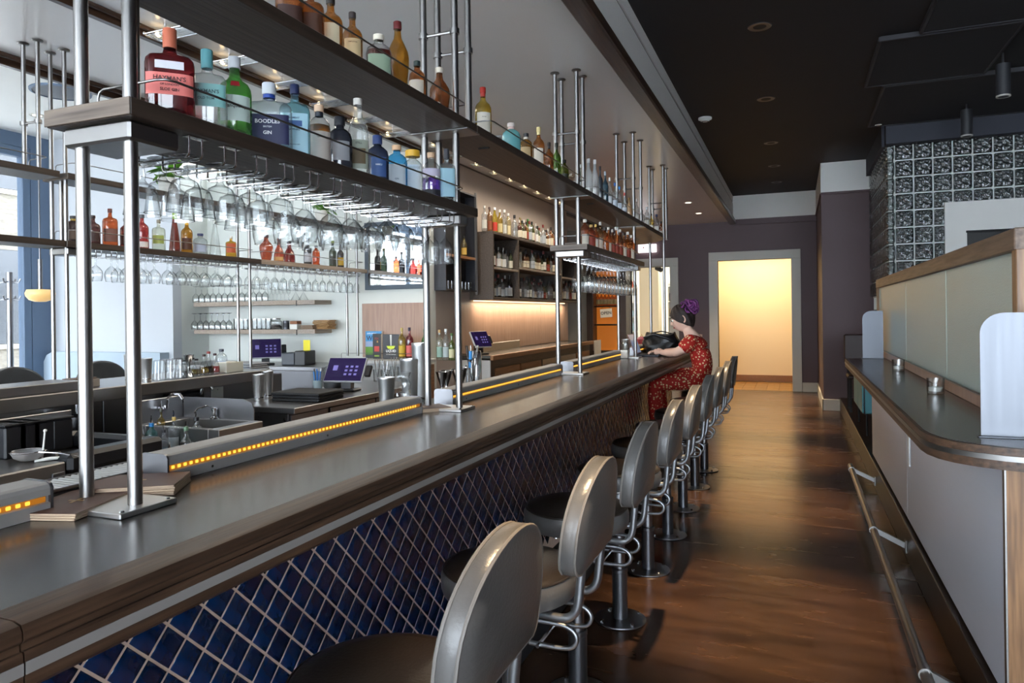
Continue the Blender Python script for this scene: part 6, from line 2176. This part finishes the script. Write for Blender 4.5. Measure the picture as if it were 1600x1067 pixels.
MB().cbox((-.9, -.35, .1), (.9, .098, .46), .02).build('seat', pm('#8fa0b0', .5), t)
# ================================================================ wine cabinet and shop beyond the far wall
wc = thing('wine_cabinet', 'dark framed wine cabinet with amber light and bottles behind the OPEN sign', 'wine cabinet', (-3.5, 13.95, 0))
wx0, wx1 = -.38, .42
g = MB()
MB().cbox((wx0, -.25, 0), (wx0 + .12, .14, 2.6), .004).build('frame_post', pm('#3a2f2c', .4), wc)
MB().cbox((wx1 - .12, -.25, 0), (wx1, .14, 2.6), .004).build('frame_post', pm('#3a2f2c', .4), wc)
MB().cbox((wx0 + .12, -.25, 2.35), (wx1 - .12, .14, 2.6), .004).build('header', pm('#2c2422', .4), wc)
MB().cbox((wx0 + .12, -.25, 0), (wx1 - .12, .14, .75), .004).build('plinth', pm('#231d1c', .4), wc)
MB().box((wx0 + .12, .08, .75), (wx1 - .12, .1, 2.35)).build('lit_back', M['amber'], wc, smooth=0)
for z in (1.25, 1.62, 1.95, 2.2):
    MB().cbox((wx0 + .12, -.12, z), (wx1 - .12, .08, z + .03), .002).build('shelf', pm('#3a2a22', .5), wc)
MB().cbox((wx0 + .13, -.245, .76), (wx1 - .13, -.239, 2.34), .001).build('door_glass', M['pane'], wc)
MB().cbox((wx0 + .115, -.256, .75), (wx0 + .13, -.236, 2.35), .002).cbox((wx1 - .13, -.256, .75), (wx1 - .115, -.236, 2.35), .002).build('door_edge', M['steel_d'], wc)
wbm = mini_mesh('wine', '#c88a3a', '#d8a850', '#e0c890')  # glass, cap and label colours carry the cabinet's amber light
for k in range(7):
    o = link('wine_bottle', wbm, None, (-3.5 + wx0 + .18 + k * .075, 13.9, 1.6505))
    tag(o, 'amber tinted wine bottle in the wine cabinet, %s from the left' % ORD[k], 'bottle', 'bottles in the wine cabinet')
os_ = thing('open_sign', 'white hanging sign reading OPEN on the wine cabinet', 'sign', (-3.47, 13.66, 1.5))
bo = MB().cbox((-.12, -.006, -.085), (.12, .006, .085), .003, Matrix.Rotation(-.08, 4, 'Y')).build('board', M['label_w'], os_)
Mx = Matrix.Rotation(-.08, 4, 'Y') @ Matrix(((1, 0, 0, 0), (0, 0, -1, -.0075), (0, 1, 0, 0), (0, 0, 0, 1)))
text('OPEN', .085, M['ink'], bo, Mx, bold=True)
MB().tube([(-.1, 0, .085), (0, .0, .2), (.1, 0, .075)], .003, 6).build('cord', M['blackm'], os_)
t = thing('white_towel', 'white towel hanging over the end of the back counter', 'towel', (-3.04, 11.2, .7))
MB().grid(lambda u, v: (.03 + .012 * sin(u * 14), -.17 + .34 * u, .36 - .36 * v), 12, 6).grid(lambda u, v: (.045 + .012 * sin(u * 14), -.17 + .34 * u, .36 - .36 * v), 12, 6).build('cloth', M['label_w'], t, smooth=60)
# shop
struct('floor_shop', MB().box((-5.6, YF + .02, -.1), (-2.25, 20, -.001)), pm('#b8a48a', .5))
struct('wall_shop', MB().box((-5.6, 19.9, 0), (-2.25, 20, 3.2)).box((-5.7, YF + .15, 0), (-5.6, 20, 3.2)).box((-2.25, YC + .1, 0), (-2.2, 20, 3.2)).box((-2.27, YF + .15, 0), (-2.25, YC + .1, 3.2)), M['white'])
struct('ceiling_shop', MB().box((-5.7, YF + .15, 3.2), (-2.2, 20, 3.26)), M['white'])
struct('pillar_shop', MB().cbox((-3.2, 15.6, 0), (-2.78, 16., 3.2), .005), M['creamw'], label='cream column in the shop')
l = bpy.data.lights.new('lamp', 'AREA')
l.energy, l.color, l.size, l.size_y, l.shape = 70, (1, .93, .82), 2.5, 3., 'RECTANGLE'
o = bpy.data.objects.new('lamp', l)
COL.objects.link(o)
o.location = (-3.6, 17, 3.17)
for (x0, x1, y, lb) in ((-4.3, -3.6, 17.4, 'product shelf left of the cream column in the shop'), (-2.75, -2.3, 16.6, 'narrow product shelf right of the cream column')):
    t = thing('product_shelf', lb, 'shelf', ((x0 + x1) / 2, y, 0), group='product shelves in the shop')
    h = (x1 - x0) / 2
    MB().cbox((-h, .28, 0), (h, .3, 2.2), .003).build('back', pm('#b8bcbc', .6), t)
    for s in (-h, h - .02):
        MB().cbox((s, 0, 0), (s + .02, .28, 2.2), .003).build('side', pm('#c8c8c4', .6), t)
    for k in range(6):
        MB().cbox((-h + .02, 0, .3 + k * .36), (h - .02, .28, .32 + k * .36), .003).build('shelf_board', pm('#c8c8c4', .6), t)
    cols = ['#c8502c', '#3a86c8', '#2c2c30', '#d8d8d4', '#8ab4c8', '#5a5a60', '#d0a040']
    for k in range(6):
        n = int(2 * h / .1)
        for j in range(n):
            c = random.choice(cols)
            b = MB().cbox((-.035, -.03, 0), (.035, .03, random.uniform(.12, .26)), .006).build('product_box', pm(c, .5), None, ((x0 + x1) / 2 - h + .07 + j * .1, y + .12, .3205 + k * .36))
            tag(b, 'packaged product on the %s shop shelf, %s board up, %s along' % ('left' if x0 < -3.5 else 'right', ORD[k], ORD[j]), 'product', 'products on the %s shop shelf' % ('left' if x0 < -3.5 else 'right'))
t = thing('shop_table', 'pale wooden table with goods in the shop opening', 'table', (-2.75, 14.85, 0))
MB().cbox((-.45, -.25, .8), (.45, .25, .84), .004).build('top', pm('#d0b488', .5), t)
for x in (-.4, .4):
    for y in (-.2, .2):
        MB().cbox((x - .025, y - .025, 0), (x + .025, y + .025, .8), .003).build('leg', pm('#c0a478', .5), t)
t = thing('yellow_gift_box', 'yellow patterned gift box on the shop table', 'box', (-2.58, 14.8, .8405))
MB().cbox((-.2, -.08, 0), (.2, .08, .17), .02).build('box', pm('#c89a34', .5), t)
MB().cbox((-.03, -.083, -.0), (.03, .083, .173), .004).build('ribbon', pm('#e0c060', .5), t)
t = thing('red_bag', 'dark red patterned pouch on the shop table', 'bag', (-3.0, 14.8, .8405))
MB().lathe([(0, 0), (.1, 0), (.13, .04), (.12, .1), (.05, .15), (.02, .16), (0, .16)], n=14, sx=1.1, sy=.7).build('pouch', mat('red_pattern', '#7a1f30', .6, var='#b0485a', scale=25), t)
MB().tube([(-.03, 0, .15), (0, 0, .2), (.03, 0, .15)], .008, 6).build('strap', pm('#c89a34', .5), t)
t = thing('ceiling_spot', 'dark spotlight hanging in the shop opening', 'ceiling light', (-2.65, 15.0, 2.45))
MB().cyl((-.06, -.0, 0), (.06, -.05, -.06), .05, n=14).build('head', M['blackm'], t)
MB().cyl((0, 0, 0), (0, 0, .75), .012, n=8).build('stem', M['blackm'], t)

# ---------------------------------------------------------------- at the far end of the bar
lp = thing('laptop', 'open pink and grey laptop on the bar in front of the woman', 'laptop', (-1.345, 7.02, ZT))
MB().cbox((-.11, -.155, .001), (.115, .155, .015), .004).build('base', pm('#3a3d48', .4), lp)
MB().box((-.085, -.135, .0155), (.02, .135, .017)).build('keyboard', M['blackp'], lp, smooth=0)
Rm = Matrix.Translation((-.11, 0, .016)) @ Matrix.Rotation(R_(-20), 4, 'Y')
ld = MB().cbox((-.008, -.155, 0), (.0, .155, .215), .003, Rm).build('lid', pm('#c09aa0', .4), lp)
MB().cbox((.0003, -.147, .012), (.001, .147, .207), .0002, Rm).build('screen', mat('laptop_screen', '#6a7488', .2, emit='#7d88a0', estr=.25), ld)
MB().cyl((-.11, -.13, .014), (-.11, .13, .014), .006, n=8).build('hinge', M['blackp'], lp)
bg = thing('black_bag', 'soft black bag lying on the bar behind the laptop', 'bag', (-1.33, 7.62, ZT))
random.seed(11)


def bagf(u, v):
    a = 2 * pi * u
    z = .2 * v
    w = (1 - .5 * max(0, v - .45)) * (1 + .07 * sin(a * 3 + v * 5) + .04 * sin(a * 7 - v * 9)) * (.93 if v < .05 else 1)
    return (.2 * w * math.copysign(abs(cos(a)) ** .75, cos(a)), .14 * w * math.copysign(abs(sin(a)) ** .75, sin(a)), z + .02 * sin(a * 2 + 1) * v)


b = MB().grid(bagf, 40, 10, True)
b._add([bagf(i / 40, 1) for i in range(40)], [tuple(range(40))])
b._add([bagf(i / 40, 0) for i in range(40)], [tuple(range(40))[::-1]])
b.build('pouch', mat('black_nylon', '#101114', .38, bump=.5, bscale=14), bg, smooth=50)
MB().tube([(-.17, -.1, .16), (-.05, -.15, .2), (.1, -.13, .15), (.2, -.06, .06)], [.012, .018, .016, .01], 8).build('strap', M['blackp'], bg, smooth=60)
MB().tube([(-.15, .03, .2), (0, .02, .225), (.14, .0, .195)], .007, 6).build('zip', M['blackm'], bg)
shaker((-1.54, 6.83, ZT + .0005), .17, .042, 'steel tin on the bar beside the fourth pole pair')
t = thing('bar_caddy', 'small glass jar on a pale block beside the fourth pole pair', 'jar', (-1.6, 6.72, ZT))
t.location = (-1.5, 6.78, ZT)
t.location = (-1.49, 6.56, ZT)
MB().cbox((-.035, -.035, 0), (.035, .035, .08), .006).build('block', M['label_w'], t)
MB().lathe([(0, .0805), (.03, .0805), (.034, .09), (.034, .14), (.02, .155), (0, .156)], n=14).build('jar', M['clear'], t)

# ---------------------------------------------------------------- the woman
def skin(name, pts, edges, radii, material, parent=None, sub=2, root=0):
    me = bpy.data.meshes.new(name)
    me.from_pydata(pts, edges, [])
    o = bpy.data.objects.new(name, me)
    COL.objects.link(o)
    md = o.modifiers.new('skin', 'SKIN')
    md.use_smooth_shade = True
    md.branch_smoothing = .4
    lay = me.skin_vertices[0].data
    for i, r in enumerate(radii):
        lay[i].radius = r if isinstance(r, (tuple, list)) else (r, r)
        lay[i].use_root = i == root
    sb = o.modifiers.new('sub', 'SUBSURF')
    sb.levels = sb.render_levels = sub
    dg = bpy.context.evaluated_depsgraph_get()
    m2 = bpy.data.meshes.new_from_object(o.evaluated_get(dg))
    m2.name = name
    bpy.data.objects.remove(o)
    m2.materials.clear()
    m2.materials.append(material)
    m2.polygons.foreach_set('use_smooth', [True] * len(m2.polygons))
    return link(name, m2, parent)


PX, PY = -.80, 6.9
wm = thing('person', 'woman with purple bun in a red flowered dress using a laptop at the bar', 'person', (PX, PY, .765))


def L(x, y, z):
    return (x - PX, y - PY, z - .765)


dressm = mat('red_flower_fabric', '#a8180f', .75)
nt = dressm.node_tree
b_ = nt.nodes['Principled BSDF']
tc = nt.nodes.new('ShaderNodeTexCoord')
vo = nt.nodes.new('ShaderNodeTexVoronoi')
vo.inputs['Scale'].default_value = 42
nz_ = nt.nodes.new('ShaderNodeTexNoise')
nz_.inputs['Scale'].default_value = 60
rp_ = nt.nodes.new('ShaderNodeValToRGB')
rp_.color_ramp.elements[0].position = .30
rp_.color_ramp.elements[0].color = rgb('#e8cfa0')
rp_.color_ramp.elements[1].position = .36
rp_.color_ramp.elements[1].color = rgb('#b01c10')
nt.links.new(tc.outputs['Object'], vo.inputs['Vector'])
nt.links.new(vo.outputs['Distance'], rp_.inputs[0])
nt.links.new(rp_.outputs[0], b_.inputs['Base Color'])
# body: pelvis root, spine, neck, arms to the wrists, legs to the feet, one surface
bp_, be, br = [], [], []


def node(p, r, frm=None):
    bp_.append(p)
    br.append(r)
    if frm is not None:
        be.append((frm, len(bp_) - 1))
    return len(bp_) - 1


pel = node(L(-.815, PY, .88), .09)
wai = node(L(-.82, PY, 1.0), .085, pel)
che = node(L(-.86, PY, 1.13), (.1, .09), wai)
nb = node(L(-.91, PY, 1.27), .075, che)
nk = node(L(-.955, PY, 1.33), .05, nb)
hd0 = node(L(-.985, PY, 1.39), .055, nk)
arms = {}
for s in (-1, 1):
    sh = node(L(-.90, PY + s * .15, 1.235), .062, nb)
    ua = node(L(-.96, PY + s * .2, 1.16), .05, sh)
    el = node(L(-1.055, PY + s * .2, 1.115), .041, ua)
    fo_ = node(L(-1.13, PY + s * .13 + .02, 1.113), .036, el)
    wr_ = node(L(-1.215, PY + s * .075 + .05, 1.113), .025, fo_)
    arms[s] = (-1.215, PY + s * .075 + .05, 1.113)
    hp_ = node(L(-.85, PY + s * .09, .87), .07, pel)
    th = node(L(-1.04, PY + s * .13 - .04, .85), .065, hp_)
    kn = node(L(-1.24, PY + s * .12 - .08, .815), .052, th)
    ca = node(L(-1.235, PY + s * .1 - .08, .6), .05, kn)
    an = node(L(-1.2, PY + s * .09 - .08, .2), .034, ca)
    ft = node(L(-1.24, PY + s * .09 - .08, .145), .036, an)
    to = node(L(-1.315, PY + s * .1 - .08, .133), .028, ft)
body = skin('body', bp_, be, br, M['skin'], wm, 2, pel)
# dress: the same skeleton with more cloth, short sleeves, wide trouser legs
bp_, be, br = [], [], []
pel = node(L(-.79, PY, .87), .155)
wai = node(L(-.805, PY, 1.0), .13, pel)
che = node(L(-.845, PY, 1.14), (.145, .13), wai)
nb = node(L(-.9, PY, 1.262), .098, che)
for s in (-1, 1):
    sh = node(L(-.895, PY + s * .15, 1.232), .088, nb)
    ua = node(L(-.955, PY + s * .2, 1.175), .068, sh)
    node(L(-.985, PY + s * .205, 1.145), .066, ua)
    hp_ = node(L(-.84, PY + s * .1, .865), .118, pel)
    th = node(L(-1.04, PY + s * .135 - .04, .855), .1, hp_)
    kn = node(L(-1.245, PY + s * .12 - .08, .82), .078, th)
    ca = node(L(-1.235, PY + s * .1 - .08, .62), .08, kn)
    node(L(-1.215, PY + s * .1 - .08, .42), .082, ca)
skin('dress', bp_, be, br, dressm, wm, 2, pel)
# head with face, looking down at the screen
Rh = Matrix.Translation(L(-1.0, PY, 1.437)) @ Matrix.Rotation(R_(-18), 4, 'Y') @ Matrix.Scale(1.14, 4)


def headf(u, v, k=1.):
    a, t = 2 * pi * u, pi * v
    d = Vector((-cos(a) * sin(t), sin(a) * sin(t), cos(t)))
    x, y, z = d.x * .092, d.y * .074, d.z * .112
    if d.z < 0:
        y *= 1 + .25 * d.z
        x *= 1 + .12 * d.z if d.x > 0 else 1 + .02 * d.z

    def gs(px, py, pz, w):
        return math.exp(-((d.x - px) ** 2 + (d.y - py) ** 2 + (d.z - pz) ** 2) / (w * w))
    x -= .024 * gs(-.98, 0, -.16, .13) + .010 * gs(-.98, 0, .02, .1) + .012 * gs(-.8, 0, -.62, .2) + .006 * gs(-.9, 0, -.42, .12)
    x += .010 * (gs(-.9, .34, .08, .16) + gs(-.9, -.34, .08, .16))
    return Rh @ Vector((x * k, y * k, z * k))


hm = MB().grid(lambda u, v: headf(u, .001 + .998 * v), 40, 28, True).build('head', M['skin'], wm, smooth=80)
for s in (-1, 1):
    MB().sphere((0, 0, 0), .0105, 10, 8).build('eye', M['label_w'], hm).matrix_local = Rh @ Matrix.Translation((-.078, s * .03, .008))
    MB().sphere((0, 0, 0), .0065, 8, 6).build('iris', M['hair'], hm).matrix_local = Rh @ Matrix.Translation((-.0875, s * .031, .006))
    MB().tube([(-.078, s * .05, .03), (-.089, s * .034, .036), (-.091, s * .016, .032)], [.002, .0035, .003], 6).build('eyebrow', M['hair'], hm).matrix_local = Rh
    MB().tube([(.01 + .018 * cos(a), s * .073, -.005 + .028 * sin(a)) for a in [i * pi / 7 - pi / 2 for i in range(11)]], .007, 8).build('ear', M['skin'], hm, smooth=70).matrix_local = Rh
MB().sphere((0, 0, 0), .012, 10, 6, .6, 1.6, .55).build('lips', pm('#b0605a', .4), hm).matrix_local = Rh @ Matrix.Translation((-.093, 0, -.052))
# hair cap swept up to a bun


def hairf(u, v):
    a = 2 * pi * u
    front = .5 + .5 * cos(a)
    t = pi * (.0 + v * (.76 - .40 * front ** 1.5))
    p = Rh.inverted() @ headf(u, t / pi, 1.0)
    k = 1.12 + .035 * sin(a * 11 + v * 9)
    return Rh @ (p * k)


MB().grid(lambda u, v: hairf(u, .001 + .999 * v), 56, 16, True).build('hair', M['hair'], wm, smooth=80)
bn = MB()
random.seed(5)
for k in range(34):
    a, q = random.uniform(0, 2 * pi), random.uniform(0, 2 * pi)
    c = Vector((.035 * cos(a), .04 * sin(a), .028 * sin(q)))
    r = .024
    ax = Vector((random.uniform(-1, 1), random.uniform(-1, 1), random.uniform(-1, 1))).normalized()
    e = ax.orthogonal().normalized()
    f = ax.cross(e)
    bn.tube([c + e * (r * cos(w)) + f * (r * sin(w)) + ax * (.006 * w) for w in [i * .7 for i in range(8)]], [.004, .008, .009, .009, .009, .008, .006, .003], 6)
bn.build('hair_bun', M['hairp'], wm, smooth=70).matrix_local = Matrix.Translation(L(-.935, PY, 1.545)) @ Matrix.Scale(1.3, 4)
# hands: palm and five bent fingers resting on the keys
for s in (-1, 1):
    w0 = Vector(arms[s])
    P_, E_, R__ = [], [], []

    def hn(p, r, frm=None):
        P_.append(L(*p))
        R__.append(r)
        if frm is not None:
            E_.append((frm, len(P_) - 1))
        return len(P_) - 1
    w = hn((w0.x + .01, w0.y, w0.z + .002), .023)
    pm_ = hn((w0.x - .035, w0.y, w0.z + .006), (.016, .03), w)
    pk = hn((w0.x - .062, w0.y, w0.z + .004), (.013, .034), pm_)
    hand = skin('hand', P_, E_, R__, M['skin'], wm, 2, 0)
    for k in range(4):
        dy = (k - 1.5) * .0185
        ln = (.06, .068, .064, .05)[k if s > 0 else 3 - k]
        bpts = [(w0.x - .058, w0.y + dy, w0.z + .004), (w0.x - .06 - ln * .45, w0.y + dy * 1.15, w0.z + .009), (w0.x - .06 - ln * .8, w0.y + dy * 1.2, w0.z - .006), (w0.x - .06 - ln * .92, w0.y + dy * 1.2, w0.z - .018)]
        skin('finger', [L(*q) for q in bpts], [(0, 1), (1, 2), (2, 3)], [.0092, .0084, .0076, .0065], M['skin'], hand, 2, 0)
    ty = -s * .03
    bpts = [(w0.x - .022, w0.y + ty * .7, w0.z), (w0.x - .045, w0.y + ty * 1.3, w0.z - .004), (w0.x - .072, w0.y + ty * 1.45, w0.z - .012)]
    skin('thumb', [L(*q) for q in bpts], [(0, 1), (1, 2)], [.0105, .0092, .0075], M['skin'], hand, 2, 0)
wr0 = Vector(arms[-1])
MB().tube([L(wr0.x + .035, wr0.y - .002 + .031 * cos(a), wr0.z + .031 * sin(a)) for a in [i * 2 * pi / 20 for i in range(20)]], .006, 8, closed=True).build('wrist_band', M['blackp'], wm, smooth=70)
for s in (-1, 1):
    yy = PY + s * .095 - .08
    MB().lathe([(0, 0), (.045, 0), (.048, .012), (.042, .035), (.02, .05), (0, .052)], n=16, sx=2.1, sy=.85).build('shoe', pm('#241c1a', .4), wm, loc=L(-1.262, yy, .1005), smooth=60)
